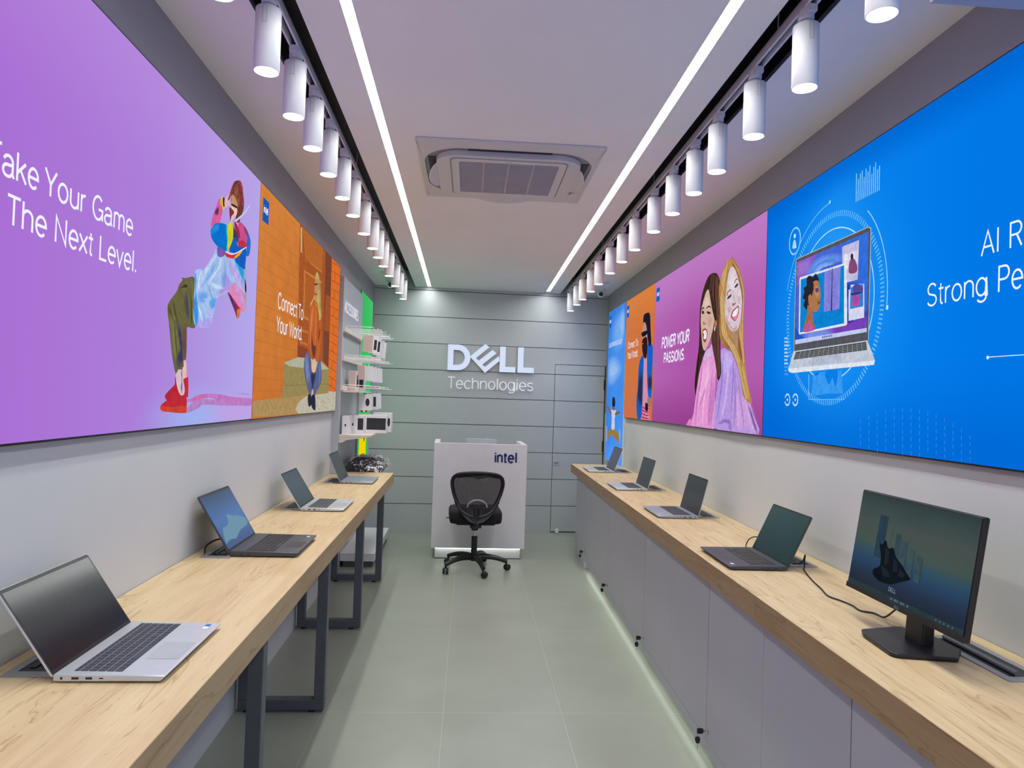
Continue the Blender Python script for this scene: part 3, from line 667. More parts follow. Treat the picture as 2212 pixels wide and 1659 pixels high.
('8a8c74',0,[54964,15074,55506,15102,55593,15065,55088,15037]),
('8a8c74',0,[54783,14194,55322,14214,55408,14176,54906,14156]),
('8a8c74',0,[52564,14348,53058,14368,53138,14332,52677,14311]),
('8a8c74',0,[49455,14311,49892,14330,49962,14296,49555,14277]),
('8a8c74',0,[52780,15012,53279,15039,53359,15003,52895,14977]),
('d0d2bc',0,[51911,14501,52393,14522,52470,14487,52021,14465]),
('9a9a80',0,[47114,15096,47510,15120,47574,15089,47205,15065]),
('9a9a80',0,[50890,14873,51353,14898,51427,14863,50996,14839]),
('8a8c74',0,[50795,14931,51257,14956,51331,14921,50901,14897]),
('d0d2bc',0,[46325,15114,46708,15138,46769,15107,46413,15083]),
('d0d2bc',0,[46847,15019,47239,15043,47301,15012,46937,14988]),
('d0d2bc',0,[51153,14581,51621,14603,51696,14568,51260,14546]),
('8a8c74',0,[50758,14632,51219,14654,51293,14620,50864,14597]),
('9a9a80',0,[50973,14463,51438,14484,51513,14449,51080,14428]),
('d0d2bc',0,[49046,14264,49476,14282,49545,14248,49145,14229]),
('9a9a80',0,[52113,15129,52600,15157,52678,15122,52225,15094]),
('9a9a80',0,[51769,14782,52249,14807,52326,14771,51879,14747]),
('8a8c74',0,[47941,14853,48351,14875,48417,14843,48035,14820]),
('9a8a58',0,[39574,17143,42879,17623,44603,17635,49595,17685,52709,17321,52892,15491,48482,15348,45926,15308,39286,15132,39658,15943]),
('b3b49c',0,[39576,17133,42877,17640,45776,17713,49592,17705,52712,17307,50018,17143,44579,17032,40844,16981]),
('877a4c',0,[39771,15866,52751,16203,52765,16134,39780,15808]),
],
'seated_woman':[
('5a6390',1,[45166,18146,46173,17785,46975,17208,47906,16868,48650,17733,49216,18025,49991,16943,49821,16145,48447,15540,47852,15219,46760,15249,45932,15581,44794,16519,44400,17330]),
('33364a',2,[46482,16817,48054,16873,47605,16101,47121,15592,46741,16145]),
('7482ae',2,[44701,17818,45407,17981,45873,17159,46452,16201,45465,16419,44694,17107]),
('d0a890',1,[47025,15654,47476,15690,47469,15250,46894,15280]),
('2c2c40',1,[45926,15308,46805,15311,47078,14720,46333,14531,45951,14852]),
('2c2c40',1,[47092,15280,48046,15283,48369,14324,47419,14403,46831,14846]),
('bf6230',1,[45693,21275,46594,21707,47049,21584,47962,21455,48960,21067,49276,20057,49333,19079,48957,18075,48668,17638,47694,17714,47480,17923,47242,18598,46733,18560,46867,17812,46175,17772,45324,18457,45301,19657,45420,20514]),
('6a3c30',2,[46064,19489,46992,18704,47932,18681,47665,17870,46921,17828,46159,18641]),
('d0783e',2,[46005,21073,46543,21205,46589,20158,46031,19364,45699,19697]),
('8e4526',2,[48540,19983,49052,19904,48693,19157,48248,19088]),
('e0b8a0',1,[46585,17808,47083,17400,47216,17782,47746,17748,47973,17316,47754,16894,46805,16891,46512,17434]),
('c6a864',1,[46912,23614,47556,23650,48083,23264,48522,22563,48852,21638,49169,20961,48739,20573,48112,20643,47804,21498,47027,21706,46583,21768,45709,21186,45549,21316,46423,21868,46861,22619,46695,23214]),
('9c8444',2,[47958,23115,48432,22549,48791,21630,49045,20947,48738,20910,48368,21895]),
('d8854a',2,[46059,21082,45755,20191,45790,19220,46099,18513,46262,18527,46046,19243,46011,20216,46222,21099]),
('cf7a40',2,[46986,21262,47202,20476,47238,19477,47277,18853,47519,18869,47622,19509,47585,20519,47224,21295]),
('a04e28',2,[47909,21193,48081,20321,48084,19427,48285,19443,48379,20352,48108,21219]),
('8492bc',2,[44931,17475,45012,16762,45652,16059,45829,16068,45271,16775,45106,17484]),
('7482ae',2,[48868,17548,49235,16916,49130,16133,49382,16134,49610,16930,49115,17565]),
('a04e28',2,[45589,18291,46066,17896,46237,17915,45757,18311]),
('cfc47c',1,[47100,23535,47578,22923,47883,22209,48076,21534,48343,20862,48409,20871,48180,21549,48001,22227,47680,22942,47162,23548]),
('9c8444',2,[47192,23514,47666,22938,47971,22222,48165,21546,48403,20870,48469,20878,48270,21561,48090,22241,47767,22957,47254,23527]),
('cfc47c',1,[47284,23492,47753,22952,48060,22235,48255,21558,48463,20877,48529,20885,48359,21573,48179,22254,47855,22971,47347,23505]),
('9c8444',2,[47377,23471,47841,22967,48149,22249,48344,21570,48523,20884,48590,20892,48450,21585,48268,22267,47943,22986,47440,23484]),
('cfc47c',1,[47471,23450,47929,22981,48239,22262,48435,21582,48584,20891,48650,20899,48540,21597,48358,22281,48032,23000,47534,23463]),
('9c8444',2,[47565,23428,48018,22996,48328,22275,48525,21595,48644,20899,48711,20907,48631,21609,48448,22294,48121,23015,47628,23441]),
('cfc47c',1,[47659,23406,48107,23011,48418,22289,48616,21607,48705,20906,48772,20914,48722,21621,48539,22308,48210,23030,47722,23420]),
('9c8444',2,[47753,23385,48196,23025,48509,22302,48707,21619,48766,20913,48833,20921,48814,21633,48630,22321,48300,23045,47816,23398]),
('c88a64',1,[46818,23173,47300,23099,47632,22426,47422,21951,47010,21798,46623,22022,46498,22715]),
('5c3428',1,[46487,22775,47388,22943,47404,22858,46506,22673]),
('7e3028',2,[46713,22159,47225,22224,47130,22097,46759,22067]),
('b88a28',1,[46683,21689,47357,21501,47939,21580,47821,21405,47082,21401]),
],
'women_back_to_back':[
('e79cd6',1,[42654,19349,41825,17890,41412,17181,41533,16148,41748,14761,41971,13974,46418,13920,46022,15020,45637,16164,44853,18025,44004,18720,43271,19108]),
('f0b0de',2,[44616,17940,43533,18329,42643,17855,43417,16877,44667,15789,45284,14810,45163,16162]),
('c880c0',2,[42719,16153,42137,17202,41894,16149,42194,14748,42548,13961,43188,14003]),
('b864b4',2,[41839,17542,41357,16973,41586,15802,41948,15801,41907,16847]),
('e08ac8',1,[47645,13977,46722,14541,46318,13909]),
('d0b8dc',1,[43277,19180,42547,18773,44161,18450,44277,18773]),
('3f2a26',1,[43758,23894,42593,23937,41857,23627,41403,22852,41252,20825,41109,18886,40852,17506,41129,17071,41571,17186,41825,17890,42654,19349,42810,20004,42426,20960,42755,21998,43474,23043,44317,22584,44854,21389,44402,19484,43989,19085,44229,18734,44853,18025,45462,16919,45705,16126,45991,16929,45638,18440,45259,19550,45284,21818,44806,23030]),
('5a3c34',1,[43146,23894,43389,22666,42645,21127,42639,19702,42002,18245,41578,17392,41517,17393,41904,18245,42516,19694,42522,21115,43284,22651,43079,23881]),
('5a3c34',1,[43059,23864,43266,22647,42568,21118,42552,19695,41947,18243,41545,17391,41483,17392,41850,18242,42430,19686,42446,21106,43161,22633,42992,23851]),
('5a3c34',1,[42972,23834,43144,22629,42491,21109,42466,19688,41893,18240,41511,17390,41450,17391,41796,18239,42344,19679,42370,21096,43040,22614,42906,23821]),
('2a1a18',1,[42886,23804,43022,22610,42415,21100,42380,19680,41840,18237,41478,17389,41417,17390,41742,18236,42259,19672,42294,21087,42919,22596,42820,23791]),
('5a3c34',1,[42800,23774,42901,22592,42339,21091,42294,19673,41786,18235,41445,17388,41384,17389,41689,18233,42174,19664,42218,21078,42798,22578,42734,23762]),
('6e4a3c',1,[42714,23745,42781,22574,42263,21082,42209,19666,41732,18232,41412,17387,41351,17387,41635,18230,42089,19657,42142,21069,42679,22560,42649,23732]),
('6e4a3c',1,[42629,23715,42661,22556,42187,21073,42124,19659,41679,18229,41379,17386,41318,17386,41582,18227,42005,19650,42067,21060,42560,22542,42563,23703]),
('2a1a18',1,[42544,23686,42543,22538,42112,21064,42040,19651,41625,18227,41346,17385,41285,17385,41529,18224,41920,19642,41992,21051,42441,22524,42479,23674]),
('2a1a18',1,[42459,23656,42424,22520,42037,21055,41956,19644,41572,18224,41314,17384,41253,17384,41476,18221,41837,19635,41918,21043,42324,22506,42394,23645]),
('6e4a3c',1,[42375,23627,42307,22502,41962,21047,41872,19637,41519,18221,41281,17383,41220,17383,41423,18218,41753,19628,41843,21034,42206,22488,42310,23616]),
('5a3c34',1,[42291,23598,42190,22485,41888,21038,41788,19630,41466,18218,41248,17382,41187,17382,41370,18215,41670,19621,41769,21025,42090,22471,42226,23587]),
('6e4a3c',1,[42207,23569,42073,22467,41814,21029,41705,19623,41413,18216,41215,17381,41155,17380,41317,18212,41587,19614,41695,21016,41974,22453,42143,23558]),
('5a3c34',1,[42123,23540,41958,22450,41740,21021,41622,19616,41360,18213,41183,17380,41122,17379,41265,18209,41505,19607,41622,21007,41859,22436,42060,23530]),
('6e4a3c',1,[42040,23511,41842,22432,41666,21012,41539,19609,41308,18211,41150,17379,41089,17378,41212,18207,41423,19600,41548,20999,41744,22419,41977,23501]),
('6e4a3c',1,[41957,23482,41728,22415,41592,21003,41457,19602,41255,18208,41118,17378,41057,17377,41160,18204,41341,19593,41475,20990,41630,22401,41894,23473]),
('5a3c34',1,[41875,23454,41614,22398,41519,20995,41375,19595,41203,18205,41085,17377,41024,17376,41108,18201,41259,19586,41402,20981,41517,22384,41812,23444]),
('2a1a18',1,[43239,23804,44154,22785,44957,21403,45113,19916,45400,18429,45767,16774,45705,16771,45305,18421,44998,19904,44844,21385,44065,22765,43185,23789]),
('2a1a18',1,[43268,23789,44202,22792,44974,21405,45079,19913,45333,18425,45719,16773,45657,16770,45237,18417,44965,19901,44861,21387,44113,22772,43214,23774]),
('2a1a18',1,[43297,23773,44250,22800,44991,21407,45046,19910,45265,18421,45671,16772,45609,16769,45170,18414,44932,19898,44877,21390,44161,22779,43243,23758]),
('2a1a18',1,[43327,23758,44299,22807,45008,21409,45012,19907,45198,18418,45623,16771,45562,16768,45103,18410,44899,19895,44894,21392,44209,22787,43273,23743]),
('2a1a18',1,[43356,23742,44347,22814,45024,21411,44979,19904,45131,18414,45575,16770,45514,16767,45036,18407,44865,19893,44911,21394,44258,22794,43302,23727]),
('5a3c34',1,[43385,23727,44396,22822,45041,21413,44946,19901,45064,18411,45528,16770,45466,16766,44970,18403,44832,19890,44927,21396,44306,22801,43331,23711]),
('5a3c34',1,[43415,23711,44445,22829,45058,21414,44913,19898,44997,18407,45480,16769,45419,16766,44903,18400,44799,19887,44944,21398,44355,22809,43361,23696]),
('2a1a18',1,[43444,23696,44494,22836,45075,21416,44879,19895,44931,18404,45433,16768,45371,16765,44837,18396,44766,19885,44960,21400,44403,22816,43390,23680]),
('b99ae2',1,[41011,18880,39975,18908,38974,18706,38343,18311,37779,17394,37287,16131,36405,15885,35748,15052,35031,14066,38910,14014,41135,14013,41857,14341,41740,15455,41347,16835,40813,17505]),
('cfa2de',2,[38883,16138,37703,16259,36403,15855,35176,14099,37069,14031,38737,14042]),
('c8b2ee',2,[40706,18655,39597,18716,38852,18211,39517,17589,40412,17220,40651,17905]),
('a88ad0',2,[38798,17431,38452,17418,38152,15499,38395,14090,38662,14463,38570,16136]),
('8a6cb8',2,[41162,14367,40603,14659,39315,14732,38985,14581,38772,14040,39053,14046,39208,14475,40404,14531]),
('7c5aa0',2,[36538,15549,36191,15403,35078,14133,35397,14146,36039,14924]),
('c878bc',2,[44512,18382,44701,17281,45326,16171,45567,15033,45662,13970,45478,13974,45277,15031,45000,16154,44422,17261,44337,18369]),
('f6c4e6',2,[43279,18317,43451,17244,43929,16163,44159,15061,44137,13961,43990,13966,43924,15061,43666,16151,43225,17228,43137,18306]),
('c878bc',2,[42492,17708,42570,16864,42924,15801,43036,14726,43039,13939,42898,13944,42813,14728,42671,15794,42352,16852,42355,17701]),
('c070b8',2,[43683,16600,44333,15950,44930,15274,44780,15261,44118,15927,43542,16582]),
('9c7ed0',2,[40590,18513,40670,17638,40891,16492,41184,15468,41455,14498,41282,14496,40913,15458,40586,16476,40404,17621,40422,18500]),
('cdb8f0',2,[39664,18390,39742,17469,40034,16150,40406,15146,40699,14734,40518,14718,40116,15130,39705,16133,39456,17451,39484,18377]),
('9c7ed0',2,[38924,18345,38889,17306,38983,16140,39040,14970,38914,14970,38783,16135,38690,17297,38798,18338]),
('b488cc',2,[37994,17083,37804,16129,37413,15192,36976,14033,36845,14045,37200,15206,37586,16137,37854,17082]),
('dcb4e6',2,[37090,15940,36602,15204,36098,14551,35590,14099,35492,14119,35936,14578,36432,15225,36980,15950]),
('dab4ea',2,[38263,16133,38063,15181,37787,14055,37654,14065,37863,15190,38127,16136]),
('ba8a50',1,[39990,24266,39264,24165,38533,23615,37807,22776,37391,21887,37479,20769,37380,19254,37049,17862,36584,16739,36021,15826,36208,15674,37203,16069,37675,17076,38147,17917,39064,18745,40550,19118,41220,19857,41323,21248,41557,22807,41076,23694,40442,24120]),
('d4ac70',2,[40517,23863,40061,23978,40623,22725,40796,21182,40440,20191,40802,19955,41126,21224,41107,22804]),
('8a6030',2,[38269,19714,37412,19257,37049,17862,37660,18081,38132,18680]),
('9a6c3a',2,[40802,19955,39649,19448,38541,18709,37813,17900,37280,17251,37426,17006,38143,17853,39242,18757,40747,19201]),
('caa468',2,[37813,17900,37148,17681,36693,16741,36256,15946,36731,16129,37418,16881]),
('a87840',2,[39263,24152,38533,23615,37807,22776,37424,21892,37636,21167,38024,22303,38688,23385]),
('a87c44',1,[40101,24189,40314,23151,41404,22231,41219,20959,40943,19826,39667,19042,38731,18327,37993,17524,37521,16756,37060,16005,37018,16009,37460,16759,37915,17529,38643,18335,39574,19054,40833,19827,41110,20947,41308,22211,40243,23133,40051,24177]),
('9c7038',1,[40109,24184,40359,23159,41361,22224,41172,20953,40888,19821,39615,19038,38690,18325,37969,17523,37498,16755,37030,16005,36988,16009,37437,16759,37891,17528,38601,18333,39523,19050,40778,19822,41064,20942,41266,22205,40288,23141,40059,24172]),
('9c7038',1,[40118,24179,40404,23167,41319,22218,41126,20947,40833,19816,39563,19034,38649,18322,37945,17523,37475,16755,36999,16005,36958,16009,37414,16758,37867,17527,38560,18330,39471,19046,40724,19817,41017,20936,41224,22199,40333,23149,40067,24167]),
('a87c44',1,[40126,24175,40450,23174,41277,22211,41079,20942,40778,19811,39511,19030,38608,18320,37921,17522,37452,16754,36969,16005,36927,16009,37390,16758,37843,17526,38519,18328,39419,19043,40669,19812,40971,20931,41182,22193,40377,23156,40076,24162]),
('d8b47a',1,[40135,24170,40495,23182,41235,22205,41033,20936,40723,19806,39460,19026,38567,18318,37897,17521,37428,16754,36939,16005,36897,16009,37367,16758,37820,17525,38478,18325,39368,19039,40614,19807,40925,20926,41139,22187,40423,23164,40084,24158]),
('e4c898',1,[40143,24166,40540,23190,41193,22198,40986,20931,40668,19801,39408,19022,38526,18315,37874,17520,37405,16753,36909,16005,36867,16009,37344,16757,37796,17524,38437,18323,39317,19035,40560,19802,40879,20920,41097,22181,40468,23172,40093,24153]),
('c89a5c',1,[40151,24161,40586,23198,41151,22192,40940,20925,40613,19796,39357,19019,38485,18313,37850,17519,37382,16753,36879,16005,36837,16009,37321,16757,37772,17523,38396,18320,39266,19031,40505,19797,40833,20915,41056,22175,40513,23180,40101,24148]),
('d8b47a',1,[40160,24156,40631,23206,41109,22185,40894,20920,40559,19791,39306,19015,38444,18311,37826,17518,37359,16752,36849,16005,36807,16009,37298,16756,37749,17522,38356,18318,39215,19027,40451,19792,40787,20909,41014,22169,40558,23188,40110,24143]),
('c89a5c',1,[40168,24152,40677,23214,41067,22179,40848,20914,40504,19786,39255,19011,38404,18308,37803,17517,37336,16752,36819,16005,36777,16009,37275,16756,37725,17521,38315,18315,39164,19023,40397,19787,40741,20904,40972,22163,40604,23196,40118,24138]),
('d8b47a',1,[40177,24147,40723,23221,41025,22173,40802,20909,40450,19781,39204,19007,38363,18306,37779,17516,37313,16751,36789,16005,36748,16009,37252,16755,37701,17520,38274,18312,39113,19019,40343,19783,40695,20899,40930,22158,40649,23204,40127,24133]),
('9c7038',1,[40185,24142,40769,23229,40983,22166,40756,20903,40396,19776,39153,19003,38323,18304,37755,17516,37289,16751,36759,16005,36718,16009,37229,16755,37678,17519,38234,18310,39062,19015,40290,19778,40650,20893,40889,22152,40695,23212,40135,24128]),
('e4c898',1,[40193,24138,40814,23237,40942,22160,40710,20898,40342,19771,39103,19000,38282,18301,37732,17515,37266,16750,36729,16005,36688,16009,37206,16754,37654,17518,38193,18307,39012,19011,40236,19773,40604,20888,40847,22146,40740,23220,40144,24124]),
('c89a5c',1,[40202,24133,40861,23245,40900,22154,40665,20893,40288,19766,39052,18996,38242,18299,37708,17514,37243,16750,36699,16005,36658,16009,37183,16754,37631,17517,38153,18305,38961,19007,40183,19768,40559,20883,40806,22140,40786,23228,40152,24119]),
('e4c898',1,[40210,24128,40907,23253,40858,22147,40619,20887,40235,19761,39002,18992,38202,18297,37685,17513,37220,16749,36669,16004,36629,16009,37160,16754,37607,17516,38113,18302,38911,19004,40129,19763,40513,20877,40765,22134,40832,23237,40161,24114]),
('a87c44',1,[40219,24124,40953,23261,40817,22141,40574,20882,40181,19756,38952,18988,38161,18294,37661,17512,37197,16749,36640,16004,36599,16009,37137,16753,37584,17515,38073,18300,38861,19000,40076,19758,40468,20872,40724,22128,40878,23245,40169,24109]),
('d8b47a',1,[40227,24119,40999,23269,40776,22134,40528,20876,40128,19751,38901,18984,38121,18292,37638,17511,37175,16748,36610,16004,36570,16009,37115,16753,37560,17514,38033,18298,38811,18996,40023,19753,40423,20867,40683,22122,40924,23253,40178,24104]),
('a87c44',1,[40235,24115,41046,23277,40734,22128,40483,20871,40075,19746,38851,18981,38081,18290,37614,17510,37152,16748,36580,16004,36540,16009,37092,16752,37537,17513,37993,18295,38761,18992,39970,19748,40378,20861,40642,22117,40971,23261,40186,24099]),
('c89a5c',1,[40244,24110,41092,23285,40693,22122,40438,20866,40022,19741,38802,18977,38041,18288,37591,17509,37129,16747,36551,16004,36511,16009,37069,16752,37514,17512,37953,18293,38711,18988,39918,19744,40333,20856,40601,22111,41017,23269,40195,24095]),
('d8b47a',1,[40252,24105,41139,23293,40652,22116,40393,20860,39969,19736,38752,18973,38002,18285,37568,17509,37106,16747,36521,16004,36481,16009,37046,16751,37490,17511,37913,18290,38662,18985,39865,19739,40288,20851,40560,22105,41063,23277,40204,24090]),
('c89a5c',1,[40260,24101,41186,23301,40611,22109,40348,20855,39916,19731,38702,18970,37962,18283,37544,17508,37083,16746,36492,16004,36452,16009,37024,16751,37467,17510,37873,18288,38612,18981,39812,19734,40244,20846,40519,22099,41110,23285,40212,24085]),
('e4c898',1,[40269,24096,41233,23309,40570,22103,40303,20850,39863,19726,38653,18966,37922,18281,37521,17507,37060,16746,36462,16004,36422,16009,37001,16750,37444,17509,37833,18285,38563,18977,39760,19729,40199,20840,40478,22093,41157,23294,40221,24080]),
('9c7038',1,[40277,24091,41280,23317,40529,22097,40258,20844,39811,19721,38603,18962,37883,18279,37498,17506,37038,16745,36433,16004,36393,16009,36978,16750,37420,17508,37794,18283,38514,18973,39708,19724,40155,20835,40438,22088,41203,23302,40229,24075]),
('d8b47a',1,[39457,24122,38630,23370,37989,22486,37743,21688,37866,20564,37960,19557,37563,18640,37312,17937,37274,17937,37505,18639,37886,19551,37784,20552,37661,21676,37916,22479,38573,23368,39419,24121]),
('8a6030',2,[39437,24110,38601,23365,37963,22482,37714,21683,37833,20560,37912,19553,37530,18637,37291,17936,37253,17935,37472,18636,37838,19547,37751,20549,37632,21671,37890,22475,38544,23362,39399,24110]),
('d8b47a',1,[39416,24099,38572,23359,37937,22477,37684,21679,37799,20556,37864,19548,37497,18635,37269,17935,37231,17934,37440,18634,37790,19542,37718,20545,37603,21667,37864,22471,38515,23357,39378,24098]),
('d8b47a',1,[39395,24087,38543,23354,37911,22473,37655,21674,37766,20552,37816,19544,37465,18633,37248,17934,37210,17933,37407,18632,37742,19538,37685,20541,37574,21663,37839,22466,38487,23352,39358,24087]),
('d8b47a',1,[39375,24075,38514,23348,37885,22469,37626,21670,37733,20548,37768,19539,37432,18631,37227,17933,37188,17932,37375,18629,37695,19533,37652,20537,37545,21658,37813,22462,38458,23346,39338,24076]),
('c89a5c',1,[39354,24064,38486,23343,37859,22464,37596,21666,37700,20544,37720,19535,37400,18629,37205,17932,37167,17931,37342,18627,37647,19529,37619,20533,37515,21654,37787,22458,38429,23341,39317,24064]),
('c89a5c',1,[39333,24052,38457,23338,37833,22460,37567,21661,37667,20540,37673,19530,37367,18627,37184,17931,37146,17930,37310,18625,37600,19525,37586,20529,37486,21650,37761,22453,38401,23336,39297,24053]),
('8a6030',2,[39313,24041,38428,23332,37807,22456,37538,21657,37634,20536,37625,19526,37335,18624,37162,17930,37124,17929,37278,18622,37552,19520,37553,20526,37457,21646,37735,22449,38372,23330,39277,24042]),
('d8b47a',1,[39292,24029,38400,23327,37782,22451,37509,21653,37601,20532,37578,19522,37303,18622,37141,17928,37103,17927,37245,18620,37505,19516,37520,20522,37428,21641,37710,22445,38344,23325,39256,24030]),
('d8b47a',1,[39272,24018,38371,23321,37756,22447,37480,21648,37568,20529,37530,19517,37270,18620,37120,17927,37082,17926,37213,18618,37458,19512,37488,20518,37399,21637,37684,22441,38315,23320,39236,24019]),
('b08a70',1,[39140,19830,38286,19972,38174,18811,38745,19176]),
('dccad4',1,[39501,23736,38830,23444,38121,22511,37702,21682,37709,20797,38037,20010,38704,19833,39326,19959,39996,20480,40320,21123,40289,21996,40003,23161]),
('e8dce6',2,[39392,23451,38845,23154,38462,22568,38957,22259,39679,22439,39814,23061]),
('c8a8b4',2,[40226,21111,39826,20661,39160,20126,38711,19937,39147,19928,39936,20407]),
('a07850',1,[38917,22696,38788,22831,38517,22881,38341,22779,38647,22780,38809,22626]),
('a07850',1,[40099,22183,39927,22345,39496,22397,39383,22313,39813,22273,39981,22072]),
('504050',1,[38863,22407,38664,22524,38393,22556,38254,22495,38383,22413,38652,22353]),
('504050',1,[40004,21887,39832,22029,39385,22075,39292,22015,39462,21908,39820,21861]),
('9a6a70',1,[39163,21438,39046,21527,38763,21448,38630,21521,38589,21424,38859,21344,39069,21346]),
('b03c5c',1,[39313,20787,39049,21063,38623,21170,38170,21239,38064,20905,38291,20549,38692,20415,39124,20614]),
('f4ecf2',1,[39136,20792,38939,20983,38567,21098,38231,21157,38182,20920,38506,20703,38953,20679]),
('e08aa0',1,[38988,20683,38506,20703,38209,20828,38359,20544,38695,20467]),
('d6b4a2',1,[43582,23045,42755,21998,42335,21374,42147,20787,42693,19850,43598,19146,44036,19111,44408,19558,44723,20627,44831,21386,44616,22106]),
('e4c8ba',2,[43664,22708,43075,22042,43159,21766,43926,21866,44274,22060]),
('3f2a26',1,[43306,23088,42537,22395,41985,21331,41942,20764,42459,21390,42867,22086]),
('b77f60',2,[42132,20856,41637,20696,41771,20361,42120,20432]),
('e8e8f0',1,[42099,20430,41933,20378,41958,20170,42105,20234]),
('3a2a28',1,[43809,21778,43557,21905,43128,21906,42690,21690,43164,21824,43550,21817]),
('3a2a28',1,[44707,21819,44581,21952,44266,21955,44125,21863,44439,21874]),
('3c2c2c',1,[43660,21554,43315,21569,42879,21428,42916,21361,43301,21393]),
('3c2c2c',1,[44630,21720,44384,21756,44148,21600,44275,21513,44548,21546]),
('a87868',1,[44362,20923,44145,21010,43957,20879,43691,20850,43816,20769,44218,20812]),
('a8404a',1,[44412,20432,44039,20521,43661,20475,43335,20197,43475,19775,43897,19591,44277,19880]),
('f2ecf0',1,[44268,20322,43919,20413,43560,20305,43470,19992,43694,19793,44143,19891,44028,20116]),
('ceb0b6',2,[39874,21334,39337,21396,39191,21081,39666,20975]),
('ceb0b6',2,[38238,21761,37906,21775,37847,21386,38128,21361]),
('cbb0ba',2,[39018,21876,38834,21979,38711,21701,38872,21528]),
('c8a8b4',2,[39339,20145,38629,20007,38130,20147,38447,19847,38967,19878]),
('cca494',2,[43286,21204,42688,21133,42644,20558,43170,20541]),
('ceb0b6',2,[44113,21449,43923,21279,43854,20978,44049,20926]),
('ceb0b6',2,[43517,19488,42899,19797,43079,19382,43710,19175]),
],
'bearded_man':[
('d890ac',1,[60928,19366,59599,19385,58922,16730,58098,15832,58426,14938,58183,14071,59722,14040,61271,14065,60955,15359,60844,17685]),
('1560c0',1,[61102,19844,62136,19527,62728,18697,62821,16779,63202,15819,62696,14116,61271,14065,60838,15360,60844,17685,60811,19360]),
('263050',2,[62380,18205,60978,18155,60854,15825,61314,15074,62701,15820,62821,16779]),
('1464cc',1,[59561,20661,58463,20621,57615,20289,57642,18038,57694,16009,58456,15831,59106,16733,59567,19109]),
('2a3458',2,[58985,17905,57602,17684,57703,16715,58849,16730]),
('c83c64',1,[60943,15266,59466,15056,58549,15070,58502,14972,59450,14920,61004,15116]),
('c83c64',1,[60905,14950,59434,14784,58516,14784,58469,14687,59418,14648,60966,14800]),
('c83c64',1,[60867,14635,59403,14512,58484,14499,58436,14402,59387,14377,60928,14484]),
('c83c64',1,[60830,14320,59371,14241,58451,14214,58404,14117,59355,14106,60890,14169]),
('a87868',1,[59017,15965,57754,15921,57755,15303,58754,15273]),
('202028',1,[59707,15508,58772,15426,58777,14842,59632,14871]),
('1e1c2c',1,[61148,23505,60462,23561,59333,23486,58846,23045,58566,21842,58227,20736,58915,20475,59598,21304,59889,21881,60990,22175,61408,23065]),
('c09080',1,[61215,22761,60432,22657,59899,21974,59802,21138,61249,21073,61647,21768]),
('18182a',1,[61829,21955,59822,21948,59714,21662,61066,21508,61709,21622]),
('2c1c22',1,[61430,21277,59905,21377,59550,20569,59770,19578,60445,19525,61113,19938,61498,20528]),
('c05060',1,[61470,20950,60995,20912,61063,20824,61458,20855]),
],
'leaping_man':[
('9c7c44',1,[74857,12621,73132,12653,70696,12031,70350,11087,71305,11455,73263,11644,74922,11889,77260,11223,77493,11891]),
('c8d0ea',1,[75574,14578,72870,14661,72515,14138,73244,13785,73072,12633,74850,12576,74751,13854]),
('8c5c50',1,[78023,15211,77244,15077,75064,14359,75376,14066,77188,14725]),
('8c5c50',1,[72938,14371,71489,14577,70306,14429,71868,14209,72945,14038]),
('8a5c50',1,[74541,15165,73395,15177,73487,14650,74406,14657]),
('2c2030',1,[74720,15960,73927,16073,73318,15793,73215,15101,74701,15061]),
('b8b0c8',1,[77930,12638,77479,12599,77256,11199,77691,11149]),
('b8b0c8',1,[70563,12575,70149,12595,70058,11959,70247,11094]),
],
'clouds':[
('78aef0',2,[72958,24713,70157,25458,69424,22700,70850,21209,73155,22272,73923,23695]),
('90bcf4',2,[71586,24551,69927,24891,69570,23033,70741,22284,71968,23494]),
('80b2f0',2,[77822,19934,75770,20526,72858,20242,70438,19026,72532,18007,75890,17406,77692,17913]),
('98bff4',2,[76827,19533,73921,19852,72112,18877,74841,18300,76989,18600]),
],
'laptop_picture':[
('a8b0bc',0,[31243,22523,25224,22543,25023,22443,25050,18145,31253,18143]),
('55565e',0,[31175,22473,25223,22503,25082,22418,25093,18163,31188,18163]),
('4668d4',0,[31116,22334,25199,22344,25186,18563,31075,18485]),
('8a62c8',0,[31116,22334,29136,22332,29926,21731,30148,21304,31059,21220]),
('a078d0',2,[31008,22234,30193,22221,29886,22131,29987,21743,30533,21607,30980,21687]),
('6c9cf0',2,[30162,21600,29468,22047,28240,22105,27194,21858,27032,21561,28226,21799,29337,21736,29912,21438]),
('4a7ce4',2,[29776,21588,29114,21863,28231,21910,27492,21760,27795,21605,28765,21627,29438,21411]),
('86aef4',2,[29449,21642,28886,21818,28011,21756,27690,21584,28653,21606,29324,21448]),
('3470dc',0,[26627,22338,25199,22344,25176,19666,25775,19650,26538,20168]),
('2a3fa8',2,[26702,20662,25803,20358,26534,20064,26670,19877]),
('3c2c90',2,[26701,19466,26112,18934,25232,19330,25184,18980,26106,18781,26677,18892]),
('7844b8',0,[28311,18872,26489,18975,25197,19080,25186,18563,28188,18549]),
('7a90e8',2,[30152,18909,28099,18933,27767,18576,29187,18535,30010,18489]),
('1f58c8',0,[31091,19298,30648,18896,30016,18605,31050,18513]),
('c4cef4',0,[31085,18684,25189,18647,25183,18489,31100,18475]),
('4a5a90',0,[28573,18632,28485,18630,28481,18541,28569,18543]),
('4a5a90',0,[28419,18631,28332,18628,28328,18540,28415,18542]),
('4a5a90',0,[28267,18629,28181,18627,28177,18539,28263,18541]),
('4a5a90',0,[28117,18627,28032,18625,28028,18538,28113,18540]),
('4a5a90',0,[27968,18626,27884,18623,27880,18537,27964,18539]),
('4a5a90',0,[27821,18624,27737,18622,27734,18535,27817,18537]),
